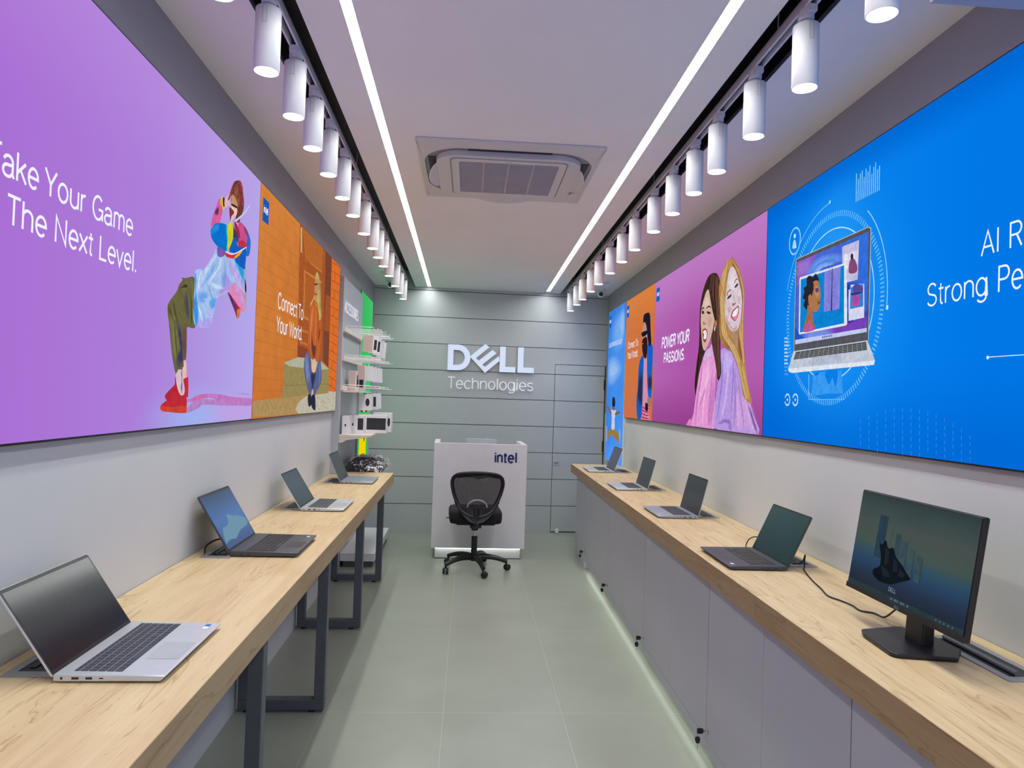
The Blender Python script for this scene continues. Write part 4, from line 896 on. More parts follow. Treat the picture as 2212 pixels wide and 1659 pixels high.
('c9c4e6',0,[27087,22153,27009,22178,25846,22163,25876,20613,26672,20636,27029,20770]),
('dcd8f0',0,[26994,21816,25877,21785,25891,21232,26967,21180]),
('8a4a78',1,[26524,20993,26539,21359,26404,21538,26168,21490,25945,21192,25989,20921]),
('3c2a3c',1,[26429,21698,26318,21737,26240,21659,26252,21508,26404,21538]),
('e8ecf8',1,[26944,21806,26701,21797,26634,21585,26786,21533,26937,21647]),
('d8dcf2',0,[26525,20311,26401,20312,26380,20494,25411,20368,25361,19060,26473,19056]),
('3a80d8',0,[26376,20390,25482,20375,25449,19506,26398,19520]),
('584a9a',1,[26172,20419,25806,20434,25476,20205,25612,20077,26161,20162]),
('b050a8',1,[26240,19816,26159,20111,25696,19940,25773,19600,26139,19598]),
('2a3a80',1,[26366,20142,25793,20105,25470,20055,25790,20029,26250,20048]),
('e4e8f6',0,[30805,21513,30732,21559,26929,21456,26717,21498,26573,18933,26677,18892,30686,18900,30753,18977]),
('0c86d4',0,[30675,21442,26907,21378,26808,19000,30627,18983]),
('8a86e0',0,[28490,21408,27173,21377,27200,19634,28478,19679]),
('3848a0',0,[27814,19660,27881,19745,28372,20228]),
('3848a0',0,[27814,19660,27755,19728,27316,20021]),
('222c66',0,[27830,19824,27896,19909,28388,20395]),
('222c66',0,[27830,19824,27770,19892,27331,20183]),
('3848a0',0,[27845,19989,27912,20074,28404,20564]),
('3848a0',0,[27845,19989,27786,20056,27346,20345]),
('222c66',0,[27861,20154,27928,20239,28421,20732]),
('222c66',0,[27861,20154,27801,20221,27361,20507]),
('3848a0',0,[27877,20318,27943,20405,28437,20900]),
('3848a0',0,[27877,20318,27817,20385,27376,20669]),
('222c66',0,[27892,20484,27959,20570,28453,21069]),
('222c66',0,[27892,20484,27832,20550,27392,20832]),
('3848a0',0,[27908,20649,27975,20736,28470,21238]),
('3848a0',0,[27908,20649,27848,20715,27407,20995]),
('222c66',0,[27923,20814,27991,20902,28486,21407]),
('222c66',0,[27923,20814,27863,20880,27422,21158]),
('3848a0',0,[27939,20980,28006,21068,28502,21577]),
('3848a0',0,[27939,20980,27879,21046,27437,21321]),
('222c66',0,[27955,21146,28022,21234,28245,21693]),
('222c66',0,[27955,21146,27895,21211,27711,21534]),
('3848a0',0,[27971,21312,28038,21401,28261,21861]),
('3848a0',0,[27971,21312,27910,21377,27726,21699]),
('1a2450',0,[27855,19638,27771,19628,27809,21445,27851,21453]),
('2c2430',1,[30055,21405,29770,21471,29493,21335,29267,21466,29113,21353,28965,21102,29416,20950,29559,20515,29706,20133,30022,19972,30315,20216,30203,20435,30431,20556,30270,20796,30354,21016,30075,21058]),
('b07850',1,[29505,21108,29056,21117,28839,20800,28772,20565,28732,20419,28815,20292,28782,20064,28994,19783,29479,19828,29829,20207,29870,20561,29660,20645]),
('c89468',2,[29241,20922,28952,20818,28882,20526,29042,20325,29283,20587]),
('5a4a80',1,[29258,20782,29007,20799,28921,20644,29146,20595]),
('8a4a48',1,[28980,20203,28786,20148,28826,20042,28963,20077]),
('2c2430',1,[29657,21076,29422,21065,29429,20724,29630,20525]),
('a46c4c',1,[29910,20161,29421,19820,29401,19407,29185,18987,30303,18981,30083,19485,29951,19760]),
('c05aa0',1,[30205,18984,29954,19325,29668,19351,29299,18970]),
('c4ccdc',0,[31214,18164,25085,18163,24551,17368,31690,17365]),
('4c4c48',0,[30965,18106,25169,18116,25088,17797,31181,17765]),
('9aa2ac',0,[31008,18038,25153,18052,25152,18040,31007,18023]),
('9aa2ac',0,[31051,17970,25137,17988,25136,17976,31050,17955]),
('9aa2ac',0,[31094,17902,25120,17924,25120,17912,31093,17887]),
('9aa2ac',0,[31137,17833,25104,17860,25104,17848,31136,17818]),
('9aa2ac',0,[30500,18106,30462,18104,30649,17765,30687,17767]),
('9aa2ac',0,[30048,18107,30011,18105,30172,17768,30209,17770]),
('9aa2ac',0,[29609,18108,29573,18105,29708,17770,29744,17772]),
('9aa2ac',0,[29182,18109,29147,18106,29259,17773,29294,17775]),
('9aa2ac',0,[28767,18109,28733,18107,28822,17775,28856,17777]),
('9aa2ac',0,[28363,18110,28330,18108,28398,17777,28431,17779]),
('9aa2ac',0,[27970,18111,27938,18108,27986,17779,28018,17781]),
('9aa2ac',0,[27588,18111,27557,18109,27585,17782,27616,17784]),
('9aa2ac',0,[27215,18112,27185,18110,27195,17784,27225,17786]),
('9aa2ac',0,[26852,18113,26823,18111,26816,17786,26845,17788]),
('9aa2ac',0,[26498,18113,26470,18111,26446,17788,26475,17790]),
('9aa2ac',0,[26153,18114,26125,18112,26087,17790,26114,17791]),
('9aa2ac',0,[25817,18115,25790,18112,25736,17791,25763,17793]),
('9aa2ac',0,[25489,18115,25463,18113,25395,17793,25421,17795]),
('b4bed0',0,[29323,17764,26922,17758,26829,17419,29445,17395]),
('e2e9f6',0,[31717,17366,24543,17367,24595,17207,31332,17145,31629,17228]),
],
'chart_picture':[
('3a9cf4',0,[29475,16053,29348,17073,26993,17093,26835,16151,28081,16159]),
('0a80ea',1,[29289,17043,28835,17082,28909,16973,29112,16952]),
('0a80ea',1,[28284,17078,27291,17078,27466,16421,27690,16826,27889,16589,28079,16593]),
('8cc8ff',0,[29782,17031,29734,17030,29680,15917,26699,15933,26699,15913,29727,15894]),
],
'level_meter':[
('a8d8fc',0,[32322,18913,31989,18884,31984,18797,32318,18826]),
('a8d8fc',0,[32313,18738,31911,18705,31906,18618,32308,18650]),
('a8d8fc',0,[32303,18563,31833,18526,31829,18440,32299,18475]),
('a8d8fc',0,[32294,18387,31961,18363,31956,18276,32289,18300]),
('a8d8fc',0,[32285,18212,31883,18185,31878,18099,32280,18125]),
('a8d8fc',0,[32275,18037,31806,18008,31801,17922,32270,17950]),
('a8d8fc',0,[32266,17862,31933,17844,31928,17757,32261,17775]),
('a8d8fc',0,[32256,17688,31855,17667,31851,17581,32251,17600]),
('4a9cf0',0,[32247,17513,31778,17491,31774,17406,32242,17426]),
('4a9cf0',0,[32237,17339,31905,17325,31901,17239,32232,17252]),
('4a9cf0',0,[32228,17164,31828,17150,31823,17064,32223,17077]),
],
'bar_graph':[
('9ad8ff',0,[26216,24913,26166,24907,26150,23756,26200,23765]),
('9ad8ff',0,[26067,24646,26018,24641,26012,23755,26061,23763]),
('9ad8ff',0,[25937,24821,25888,24816,25876,23753,25924,23762]),
('9ad8ff',0,[25804,24896,25756,24890,25740,23751,25788,23760]),
('9ad8ff',0,[25658,24590,25610,24585,25606,23750,25654,23758]),
('9ad8ff',0,[25535,24870,25488,24865,25474,23748,25521,23757]),
('9ad8ff',0,[25398,24718,25351,24713,25342,23746,25389,23755]),
('9ad8ff',0,[25274,24904,25228,24899,25212,23745,25259,23753]),
('9ad8ff',0,[25132,24540,25086,24535,25084,23743,25130,23752]),
('9ad8ff',0,[25012,24768,24967,24763,24956,23742,25002,23750]),
('9ad8ff',0,[24891,24903,24846,24898,24830,23740,24875,23748]),
('9ad8ff',0,[24754,24587,24709,24582,24705,23738,24749,23747]),
('9ad8ff',0,[24633,24685,24589,24681,24581,23737,24625,23745]),
],
'pointer_line':[
('c8e8ff',0,[18967,17175,17646,17161,17646,17134,18966,17146]),
('f0f8ff',1,[19021,17155,18967,17204,18911,17148,18965,17093]),
],
'person_icon':[
('b0e0ff',1,[31676,23226,31556,23476,31395,23439,31288,23140,31309,23054,31642,23096]),
],
'dot_pattern':[
('3f9cf0',0,[22876,14130,22854,14131,22849,13993,22872,13991]),
('3f9cf0',0,[22413,14155,22392,14157,22388,14021,22409,14019]),
('3f9cf0',0,[21967,14150,21947,14151,21943,14018,21963,14017]),
('3f9cf0',0,[24385,14119,24359,14120,24354,13973,24379,13971]),
('3f9cf0',0,[23865,14241,23841,14243,23836,14098,23860,14097]),
('3f9cf0',0,[23365,14327,23342,14329,23337,14187,23361,14186]),
('3f9cf0',0,[22884,14379,22862,14381,22857,14242,22880,14241]),
('3f9cf0',0,[22421,14400,22400,14401,22395,14265,22417,14264]),
('3f9cf0',0,[21975,14390,21954,14391,21950,14258,21971,14256]),
('3f9cf0',0,[21544,14351,21524,14353,21520,14222,21540,14221]),
('3f9cf0',0,[21129,14286,21110,14288,21106,14160,21125,14158]),
('3f9cf0',0,[20728,14196,20709,14198,20706,14072,20724,14070]),
('3f9cf0',0,[24935,14229,24909,14231,24903,14080,24929,14078]),
('3f9cf0',0,[24394,14384,24369,14386,24363,14238,24389,14236]),
('3f9cf0',0,[23874,14501,23850,14502,23845,14358,23869,14356]),
('3f9cf0',0,[23374,14582,23351,14583,23346,14442,23369,14440]),
('3f9cf0',0,[22893,14629,22870,14630,22866,14492,22888,14490]),
('3f9cf0',0,[22429,14644,22407,14646,22403,14510,22425,14508]),
('3f9cf0',0,[21982,14630,21961,14631,21957,14498,21978,14496]),
('3f9cf0',0,[21551,14587,21531,14588,21527,14458,21547,14456]),
('3f9cf0',0,[21136,14518,21116,14519,21113,14391,21132,14389]),
('3f9cf0',0,[20734,14423,20716,14424,20712,14298,20731,14297]),
('3f9cf0',0,[20347,14304,20329,14306,20325,14182,20343,14181]),
('3f9cf0',0,[19972,14163,19955,14165,19952,14043,19969,14042]),
('3f9cf0',0,[25509,14310,25481,14312,25475,14158,25503,14157]),
('3f9cf0',0,[24945,14500,24919,14502,24913,14351,24940,14349]),
('3f9cf0',0,[24404,14650,24379,14651,24373,14503,24399,14502]),
('3f9cf0',0,[23883,14761,23859,14762,23854,14618,23878,14616]),
('3f9cf0',0,[23383,14837,23359,14838,23355,14696,23378,14695]),
('3f9cf0',0,[22901,14879,22878,14880,22874,14741,22896,14740]),
('3f9cf0',0,[22437,14890,22415,14891,22411,14754,22433,14753]),
('3f9cf0',0,[21990,14870,21969,14871,21965,14738,21986,14737]),
('3f9cf0',0,[21558,14823,21538,14824,21534,14693,21554,14692]),
('3f9cf0',0,[21142,14749,21123,14750,21119,14622,21139,14620]),
('3f9cf0',0,[20741,14650,20722,14651,20719,14525,20737,14524]),
('3f9cf0',0,[20353,14527,20335,14529,20331,14405,20349,14403]),
('3f9cf0',0,[19978,14382,19961,14384,19957,14262,19975,14261]),
('3f9cf0',0,[19615,14216,19599,14217,19596,14098,19612,14096]),
('3f9cf0',0,[25520,14588,25492,14589,25486,14435,25514,14434]),
('3f9cf0',0,[24956,14772,24929,14773,24923,14622,24950,14621]),
('3f9cf0',0,[24414,14916,24388,14917,24383,14769,24408,14768]),
('3f9cf0',0,[23893,15022,23868,15023,23863,14878,23888,14877]),
('3f9cf0',0,[23392,15092,23368,15093,23363,14951,23387,14950]),
('3f9cf0',0,[22909,15129,22887,15130,22882,14991,22905,14990]),
('3f9cf0',0,[22445,15135,22423,15136,22419,15000,22440,14999]),
('3f9cf0',0,[21997,15111,21976,15112,21972,14978,21993,14977]),
('3f9cf0',0,[21565,15059,21545,15060,21542,14929,21562,14928]),
('3f9cf0',0,[21149,14981,21130,14982,21126,14853,21145,14852]),
('3f9cf0',0,[20747,14878,20728,14878,20725,14752,20744,14751]),
('3f9cf0',0,[20359,14751,20341,14752,20338,14628,20355,14627]),
('3f9cf0',0,[19984,14601,19966,14603,19963,14481,19980,14480]),
('3f9cf0',0,[19621,14431,19604,14432,19601,14313,19618,14312]),
('3f9cf0',0,[25531,14865,25503,14867,25497,14712,25525,14711]),
('3f9cf0',0,[24966,15044,24939,15045,24934,14894,24960,14893]),
('3f9cf0',0,[24423,15182,24398,15183,24392,15035,24418,15034]),
('3f9cf0',0,[23902,15283,23877,15283,23872,15138,23897,15138]),
('3f9cf0',0,[23400,15348,23377,15348,23372,15207,23395,15206]),
('3f9cf0',0,[22918,15380,22895,15381,22890,15241,22913,15241]),
('3f9cf0',0,[22453,15381,22431,15381,22427,15245,22448,15244]),
('3f9cf0',0,[22005,15352,21984,15353,21980,15219,22000,15218]),
('3f9cf0',0,[21573,15296,21552,15296,21549,15165,21569,15164]),
('3f9cf0',0,[21156,15213,21136,15213,21133,15085,21152,15084]),
('3f9cf0',0,[20753,15105,20735,15106,20731,14980,20750,14979]),
('3f9cf0',0,[20365,14974,20347,14975,20344,14851,20362,14850]),
('3f9cf0',0,[19989,14821,19972,14822,19969,14700,19986,14699]),
('3f9cf0',0,[19626,14647,19610,14648,19607,14528,19623,14527]),
('3f9cf0',0,[25542,15143,25514,15144,25508,14990,25536,14989]),
('3f9cf0',0,[24976,15316,24950,15317,24944,15165,24970,15165]),
('3f9cf0',0,[24433,15448,24408,15449,24402,15301,24428,15300]),
('3f9cf0',0,[23911,15544,23887,15544,23882,15399,23906,15399]),
('3f9cf0',0,[23409,15604,23386,15604,23381,15462,23404,15462]),
('3f9cf0',0,[22926,15631,22903,15631,22899,15492,22921,15491]),
('3f9cf0',0,[22460,15627,22439,15627,22434,15491,22456,15490]),
('3f9cf0',0,[22012,15593,21991,15594,21987,15460,22008,15459]),
('3f9cf0',0,[21580,15532,21560,15533,21556,15401,21576,15401]),
('3f9cf0',0,[21162,15445,21143,15445,21139,15317,21159,15316]),
('3f9cf0',0,[20760,15333,20741,15334,20738,15207,20756,15206]),
('3f9cf0',0,[20371,15198,20353,15198,20350,15074,20368,15073]),
('3f9cf0',0,[19995,15041,19978,15041,19975,14919,19992,14918]),
('3f9cf0',0,[19632,14862,19615,14863,19612,14743,19629,14742]),
],
'green_figure':[
('f2d800',0,[70928,11102,75826,10819,76000,8468,70781,8931]),
('2a3a34',1,[71123,13692,71218,14510,72072,15181,73506,15798,74728,15769,75579,14707,75765,13596]),
('ecae68',1,[72623,13661,72815,14343,73519,14720,74195,14638,74520,13622]),
('2a3a34',1,[73809,10935,74804,10878,74504,10350]),
],
}
# ------------------------------------------------------------ backlit posters
LIM = {-.6: (4.008, 1.412, 2.572), 3.412: (2.188, 1.410, 2.572), 3.470: (2.268, 1.402, 2.578), 5.742: (1.13, 1.402, 2.580), 6.91: (.92, .897, 2.580)}
def printed(fig, root, side, y0, lift0=.0012, step=.00008, lim=None):
    lim = lim or LIM.get(y0)
    mb = MB(); k = 0
    for col, sm, fl in ART[fig]:
        p = [((fl[i])/1e4 - y0, fl[i+1]/1e4) for i in range(0, len(fl), 2)]
        if sm: p = smooth_poly(p, 3)
        k += 1; n = (lift0 + step*k) * (1 if side == 'L' else -1)
        if lim: p = [(min(max(u, .002), lim[0]-.002), min(max(v, lim[1]+.001), lim[2]-.001)) for u, v in p]
        (mb.soft if sm == 2 else mb.flat)(p, lambda u, v: (n, min(max(u, .001), lim[0]-.001) if lim else u, min(max(v, lim[1]), lim[2]) if lim else v), lin(col))
    return mb.build({'dancer': 'printed_dancer', 'floor_shadow': 'printed_shadow', 'seated_woman': 'printed_woman', 'doorway_scene': 'printed_doorway',
        'women_back_to_back': 'printed_women', 'bearded_man': 'printed_man', 'leaping_man': 'printed_leaping_man', 'clouds': 'printed_clouds',
        'laptop_picture': 'printed_laptop', 'chart_picture': 'printed_chart', 'level_meter': 'printed_level_meter', 'bar_graph': 'printed_bar_graph', 'pointer_line': 'printed_pointer_line', 'person_icon': 'printed_person_icon', 'dot_pattern': 'printed_dot_pattern', 'green_figure': 'printed_figure'}[fig], M['print'], root)

def poster(label, side, y0, y1, z0, z1, pm, n=.025, fm='bezel'):
    if side == 'L': root = thing('light_box_poster', label, 'poster', on_left(PWL, y0, 0), TL, 'backlit posters on the walls'); s = 1
    else: root = thing('light_box_poster', label, 'poster', on_right(PWR, y0, 0), TR, 'backlit posters on the walls'); s = -1
    L = y1-y0; mb = MB(); a, b = sorted((0.0015*s, (n-.002)*s))
    e = .006
    mb.box(a, b, -e+.006, L+e-.006, z0-e, z0+.008); mb.box(a, b, -e+.006, L+e-.006, z1-.008, z1+e); mb.box(a, b, 0, .008, z0, z1); mb.box(a, b, L-.008, L, z0, z1)
    mb.build('frame', M[fm], root)
    mb = MB(); a, b = sorted(((n-.004)*s, n*s)); mb.box(a, b, .003, L-.003, z0, z1); mb.build('printed_panel', pm, root)
    return root, (lambda u, v: (s*(n+.0012), u-y0, v)), s
def intel_badge(root, fn, s, y0, y1, z0, z1):
    # y0 = edge where reading starts
    sg = 1 if y1 > y0 else -1
    mb = MB(); mb.flat([(y0, z0), (y1, z0), (y1, z1), (y0, z1)], lambda u, v: tuple(a+b for a, b in zip(fn(u, v), (s*.0009, 0, 0))), lin('1a5ac0'))
    w_ = abs(y1-y0)
    mb2 = MB(); add_text(mb2, 'intel', (y0+sg*w_*.14, z0+(z1-z0)*.40), w_*.34, .17, w_*.72, lambda u, v: tuple(a+b for a, b in zip(fn(u, v), (s*.0012, 0, 0))), lin('ffffff'), sgn=sg)
    b = mb.build('badge', M['print'], root); mb2.build('badge_lettering', M['print'], b)

# purple
r, fn, s = poster('large purple backlit poster with a dancer in red shoes leaning back', 'L', -.6, 3.408, 1.412, 2.572,
    panel('purple_poster', [(.9, 'ab76d4'), (2.1, 'a96fd4'), (2.9, 'ac80da'), (3.5, 'b09ae2'), (4.0, 'b4a8ea')],
          zs=[(2.15, 2.6, 'c098e2', .35)], blobs=[(3.35, 1.44, .6, .16, '9cb4ee', .9), (3.75, 1.45, .5, .12, 'c4a0e4', .8), (1.5, 1.6, 1.2, .5, 'b070d0', .4)]))
printed('floor_shadow', r, 'L', -.6, .0262-.001, .00003); printed('dancer', r, 'L', -.6, .027)
for ln_ in ((('Take', 1.503, .178, 2.005), ('Your Game', 1.700, .447, 2.006)), (('To', 1.452, .092, 1.902), ('The Next Level.', 1.571, .614, 1.902))):
    mb = MB()
    for tx, y, w_, z in ln_: add_text(mb, tx, (y, z), .0635, .115, w_, fn)
    mb.build('slogan_line', M['textwhite'], r)
# orange left
r, fn, s = poster('orange brick-wall poster with a woman in a rust sweater sitting on a stone step', 'L', 3.412, 5.6, 1.410, 2.572,
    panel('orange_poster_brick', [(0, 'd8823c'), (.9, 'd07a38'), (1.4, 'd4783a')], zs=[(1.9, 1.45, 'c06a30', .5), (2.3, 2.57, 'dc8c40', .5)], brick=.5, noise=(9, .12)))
printed('doorway_scene', r, 'L', 3.412, .0262, .00004); printed('seated_woman', r, 'L', 3.412, .030)
mb = MB(); fnt = lambda u, v: (.0345, u-3.412, v)
add_text(mb, 'Connect To', (3.757, 2.0), .084, .12, .60, fnt); mb.build('slogan_line', M['textwhite'], r); mb = MB(); add_text(mb, 'Your World.', (3.752, 1.872), .083, .12, .60, fnt)
mb.build('slogan_line', M['textwhite'], r); intel_badge(r, fn, s, 3.447, 3.552, 2.394, 2.510)
# blue right
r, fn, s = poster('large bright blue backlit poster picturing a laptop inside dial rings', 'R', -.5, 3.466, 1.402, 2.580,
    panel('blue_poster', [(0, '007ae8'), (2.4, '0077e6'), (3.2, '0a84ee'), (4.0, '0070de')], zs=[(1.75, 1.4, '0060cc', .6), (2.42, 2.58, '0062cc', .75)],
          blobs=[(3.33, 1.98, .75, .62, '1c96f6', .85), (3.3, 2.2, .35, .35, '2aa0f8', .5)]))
def ring(nm_, parts):
    mb = MB(); f2 = lambda u, v: (-.0264, u+.5, v)
    for cy, cz, ry, rz, a0, a1, n, w_, col, dash in parts:
        for i in range(n):
            t0 = math.radians(a0+(a1-a0)*i/n); t1 = math.radians(a0+(a1-a0)*(i+(.38 if dash else 1.0))/n)
            q = [(cy+math.cos(t)*(ry+d), cz+math.sin(t)*(rz+d)) for t, d in ((t0, 0), (t1, 0), (t1, w_), (t0, w_))]
            mb.flat(q, f2, lin(col))
    return mb.build(nm_, M['print'], r)
ring('printed_dial', [(2.813, 1.975, .375, .385, 0, 360, 150, .024, '6cc0fa', True)])
ring('printed_ring', [(2.80, 1.99, .318, .318, 0, 360, 90, .005, 'b8e6ff', False)])
ring('printed_arc', [(2.80, 1.985, .43, .445, 17, 87, 34, .005, '6cc4fa', False), (2.80, 1.985, .43, .445, 86, 87.4, 3, .012, 'd8f0ff', False)])
ring('printed_arc', [(2.80, 1.985, .402, .44, 131, 188, 28, .005, '8cd2fc', False), (2.80, 1.985, .402, .44, 186.5, 188.5, 3, .013, 'd8f0ff', False)])
ring('printed_icon_ring', [(3.1457, 2.3413, .052, .058, 0, 360, 28, .008, '9ad8ff', False), (3.1472, 2.366, .0, .0, 0, 360, 16, .011, 'd8ecff', False)])
for cy in (3.184, 3.1025): ring('printed_gauge', [(cy, 1.589, .022, .022, 20, 340, 20, .008, 'bce4ff', False), (cy, 1.589, 0, 0, 0, 360, 12, .006, 'e8f6ff', False)])
for k in ('chart_picture', 'level_meter', 'bar_graph', 'pointer_line', 'person_icon', 'dot_pattern'): printed(k, r, 'R', -.5, .0266, .000005)
printed('laptop_picture', r, 'R', -.5, .029, .00004)
mb = MB(); f3 = lambda u, v: (-.0266, u+.5, v)
add_text(mb, 'AI', (1.931, 2.017), .070, .085, .078, f3, sgn=-1); add_text(mb, 'R', (1.826, 2.017), .070, .085, .055, f3, sgn=-1); mb.build('slogan_line', M['textwhite'], r); mb = MB()
add_text(mb, 'Strong', (2.176, 1.900), .072, .085, .278, f3, sgn=-1); add_text(mb, 'Pe', (1.866, 1.900), .072, .085, .098, f3, sgn=-1)
mb.build('slogan_line', M['textwhite'], r)
# magenta
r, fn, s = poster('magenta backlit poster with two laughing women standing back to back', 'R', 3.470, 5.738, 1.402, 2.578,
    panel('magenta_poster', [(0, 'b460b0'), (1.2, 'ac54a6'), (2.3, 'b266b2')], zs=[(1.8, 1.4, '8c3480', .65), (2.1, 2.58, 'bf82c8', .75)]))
printed('women_back_to_back', r, 'R', 3.470, .027)
mb = MB(); f3 = lambda u, v: (-.0266, u-3.47, v)
add_text(mb, 'POWER YOUR', (5.486, 1.999), .082, .19, .735, f3, sgn=-1, slant=.12); mb.build('slogan_line', M['textwhite'], r); mb = MB(); add_text(mb, 'PASSIONS.', (5.415, 1.877), .075, .19, .57, f3, sgn=-1, slant=.12)
mb.build('slogan_line', M['textwhite'], r); intel_badge(r, fn, s, 5.692, 5.590, 2.406, 2.520)
# orange right
r, fn, s = poster('narrow orange backlit poster with a bearded man in a blue jacket', 'R', 5.742, 6.872, 1.402, 2.580,
    panel('orange_poster_plaster', [(0, 'd8743a'), (1.1, 'd47846')], zs=[(1.9, 1.4, 'd07050', .6), (2.2, 2.58, 'e28c44', .6)], noise=(26, .12)))
printed('bearded_man', r, 'R', 5.742, .027)
mb = MB(); f3 = lambda u, v: (-.0266, u-5.742, v)
add_text(mb, 'Connect To', (6.768, 2.088), .063, .13, .45, f3, sgn=-1); mb.build('slogan_line', M['textwhite'], r); mb = MB(); add_text(mb, 'Your World.', (6.765, 1.987), .065, .13, .45, f3, sgn=-1)
mb.build('slogan_line', M['textwhite'], r); intel_badge(r, fn, s, 6.848, 6.745, 2.406, 2.525)
# sky
r, fn, s = poster('tall blue sky backlit poster with a man leaping, nearest the back wall', 'R', 6.91, 7.83, .897, 2.580,
    panel('sky_poster', [(0, '4a96f4'), (.9, '3f8cec')], zs=[(1.2, .9, '5a9cff', .8), (2.0, 2.58, '2e7ce4', .6)], blobs=[(.45, 2.3, .4, .3, '8cc0f8', .6), (.6, 1.9, .4, .2, '7ab4f6', .6)], noise=(3, .15)), fm='white_metal')
printed('clouds', r, 'R', 6.91, .0264, .00002); printed('leaping_man', r, 'R', 6.91, .027)
mb = MB(); f3 = lambda u, v: (-.0268, u-6.91, v)
add_text(mb, 'UNCOMPROMISING QUALITY', (7.775, 2.170), .048, .12, .73, f3, sgn=-1)
mb.build('slogan_line', M['textwhite'], r); intel_badge(r, fn, s, 7.790, 7.668, 2.402, 2.526)
# green
r, fn, s = poster('tall green and yellow poster partly hidden behind the accessory stand', 'L', 6.9, 7.78, .86, 2.585,
    panel('green_poster', [(0, '36b85e'), (.9, '46c06a')], zs=[(1.5, .9, '2fae56', .6)]), n=.01)
printed('green_figure', r, 'L', 6.9, .0115)

def rrect(hx, hy, r, n=8, bulge=0.0):
    pts = []
    for cx, cy, a0 in ((hx-r, hy-r, 0), (-hx+r, hy-r, 90), (-hx+r, -hy+r, 180), (hx-r, -hy+r, 270)):
        pts += arc(cx, cy, r, r, a0, a0+90, n)
    if bulge: pts = [(x*(1+bulge*(1-(y/hy)**2)), y*(1+bulge*(1-(x/hx)**2))) for x, y in pts]
    return pts
def ring_mesh(mb, outer, inner, z0, z1):
    n = len(outer); vs = [(x, y, z0) for x, y in outer]+[(x, y, z0) for x, y in inner]+[(x, y, z1) for x, y in outer]+[(x, y, z1) for x, y in inner]
    fs = []
    for i in range(n):
        j = (i+1) % n; fs += [(i, n+i, n+j, j), (2*n+i, 2*n+j, 3*n+j, 3*n+i), (i, j, 2*n+j, 2*n+i), (n+i, 3*n+i, 3*n+j, n+j)]
    mb.quadset(vs, fs)

# ------------------------------------------------------------ ceiling lights
for nm, (a, b), al, lab in (('L', STL, AL, 'long white led strip in the ceiling, the left one'), ('R', STR, AR, 'long white led strip in the ceiling, the right one')):
    pa = (a+b)/2; root = thing('led_strip_light', lab, 'ceiling light', (pa+al*Y0, Y0, ZC), -math.atan(al), 'recessed led strips')
    mb = MB(); h = (b-a)/2; mb.box(-h+.0015, h-.0015, 0, 7.885-Y0, .007, .018); mb.build('diffuser', M['led'], root)
    mb = MB(); mb.box(-h, -h+.0012, 0, 7.90-Y0, -.001, .018); mb.box(h-.0012, h, 0, 7.90-Y0, -.001, .018); mb.box(-h, h, 7.888-Y0, 7.90-Y0, -.001, .018); mb.build('channel', M['white_metal'], root)

PTL, PTR = -.655, .996
for p, al, lab, y1 in ((PTL, AL, 'white lighting track in the left ceiling slot', 7.62), (PTR, AR, 'white lighting track in the right ceiling slot', 7.95)):
    root = thing('lighting_track', lab, 'lighting track', (p+al*Y0, Y0, ZC+.018), -math.atan(al), 'lighting tracks')
    mb = MB()
    for x0, x1, z0, z1 in ((-.018, -.010, -.018, .016), (.010, .018, -.018, .016), (-.018, .018, .010, .016)): mb.box(x0, x1, 0, y1-Y0, z0, z1)
    for k in range(6): mb.cyl((0, .5+k*1.7, .016), (0, .5+k*1.7, .12), .003, n=6)
    mb.build('rail', M['white_metal'], root, bevel=.001)
    mb = MB(); mb.box(-.006, .006, 0, y1-Y0, .004, .0098); mb.build('conductor_groove', M['ink'], root)

def make_spot():
    root = thing('track_spotlight', 'white cylindrical spotlight', 'spotlight', (0, 0, 2.56))
    mb = MB(); mb.lathe([(.0365, .012), (.0368, .0005), (.0385, 0), (.040, .002), (.040, .197), (.0385, .200), (.001, .2005)], 32, caps=False)
    mb.build('housing', M['white_metal'], root, smooth=40)
    mb = MB(); mb.lathe([(.0005, .003), (.0362, .004)], 28, caps=False); mb.build('lens', M['lens'], root)
    mb = MB(); mb.cyl((0, 0, .198), (0, 0, .217), .011, n=14); mb.build('stem', M['white_metal'], root, smooth=40)
    mb = MB(); mb.cyl((0, 0, .216), (0, 0, .222), .021, .024, n=20); mb.cyl((0, 0, .222), (0, 0, .248), .024, n=20); mb.box(-.014, .014, -.045, .03, .226, .2485)
    mb.build('adapter', M['white_metal'], root, smooth=35)
    mb = MB(); ring_mesh(mb, [(-.0065, .142), (.0065, .142), (.0065, .196), (-.0065, .196)], [(-.0058, .1427), (.0058, .1427), (.0058, .196), (-.0058, .196)], .0390, .0403); mb.xf(Matrix.Rotation(PI/2, 4, 'X')); mb.build('slot_line', M['socket'], root)
    l = bpy.data.lights.new('lamp_beam', 'SPOT'); l.energy = SPOT_W; l.spot_size = math.radians(92); l.spot_blend = 1.0; l.shadow_soft_size = .03; l.color = (.98, 1.0, .90)
    lo = bpy.data.objects.new('lamp_beam', l); sc.collection.objects.link(lo); lo.parent = root; lo.location = (0, 0, -.012)
    return root
proto = make_spot(); used = False
SPL = [-.6, -.1, .4, .85, 1.30, 1.778, 2.201, 2.553, 2.877, 3.214, 3.590, 3.935, 4.370, 4.800, 5.110, 5.450, 5.880, 6.42, 6.83, 7.26]
SPR = [-.5, 0, .45, .85, 1.25, 1.673, 2.090, 2.493, 2.893, 3.21, 3.575, 3.970, 4.465, 4.870, 5.32, 5.84, 6.25, 6.76, 7.16, 7.66]
ordn = ['nearest', 'second', 'third', 'fourth', 'fifth', 'sixth', 'seventh', 'eighth', 'ninth', 'tenth', 'eleventh', 'twelfth', 'thirteenth', 'fourteenth', 'fifteenth']
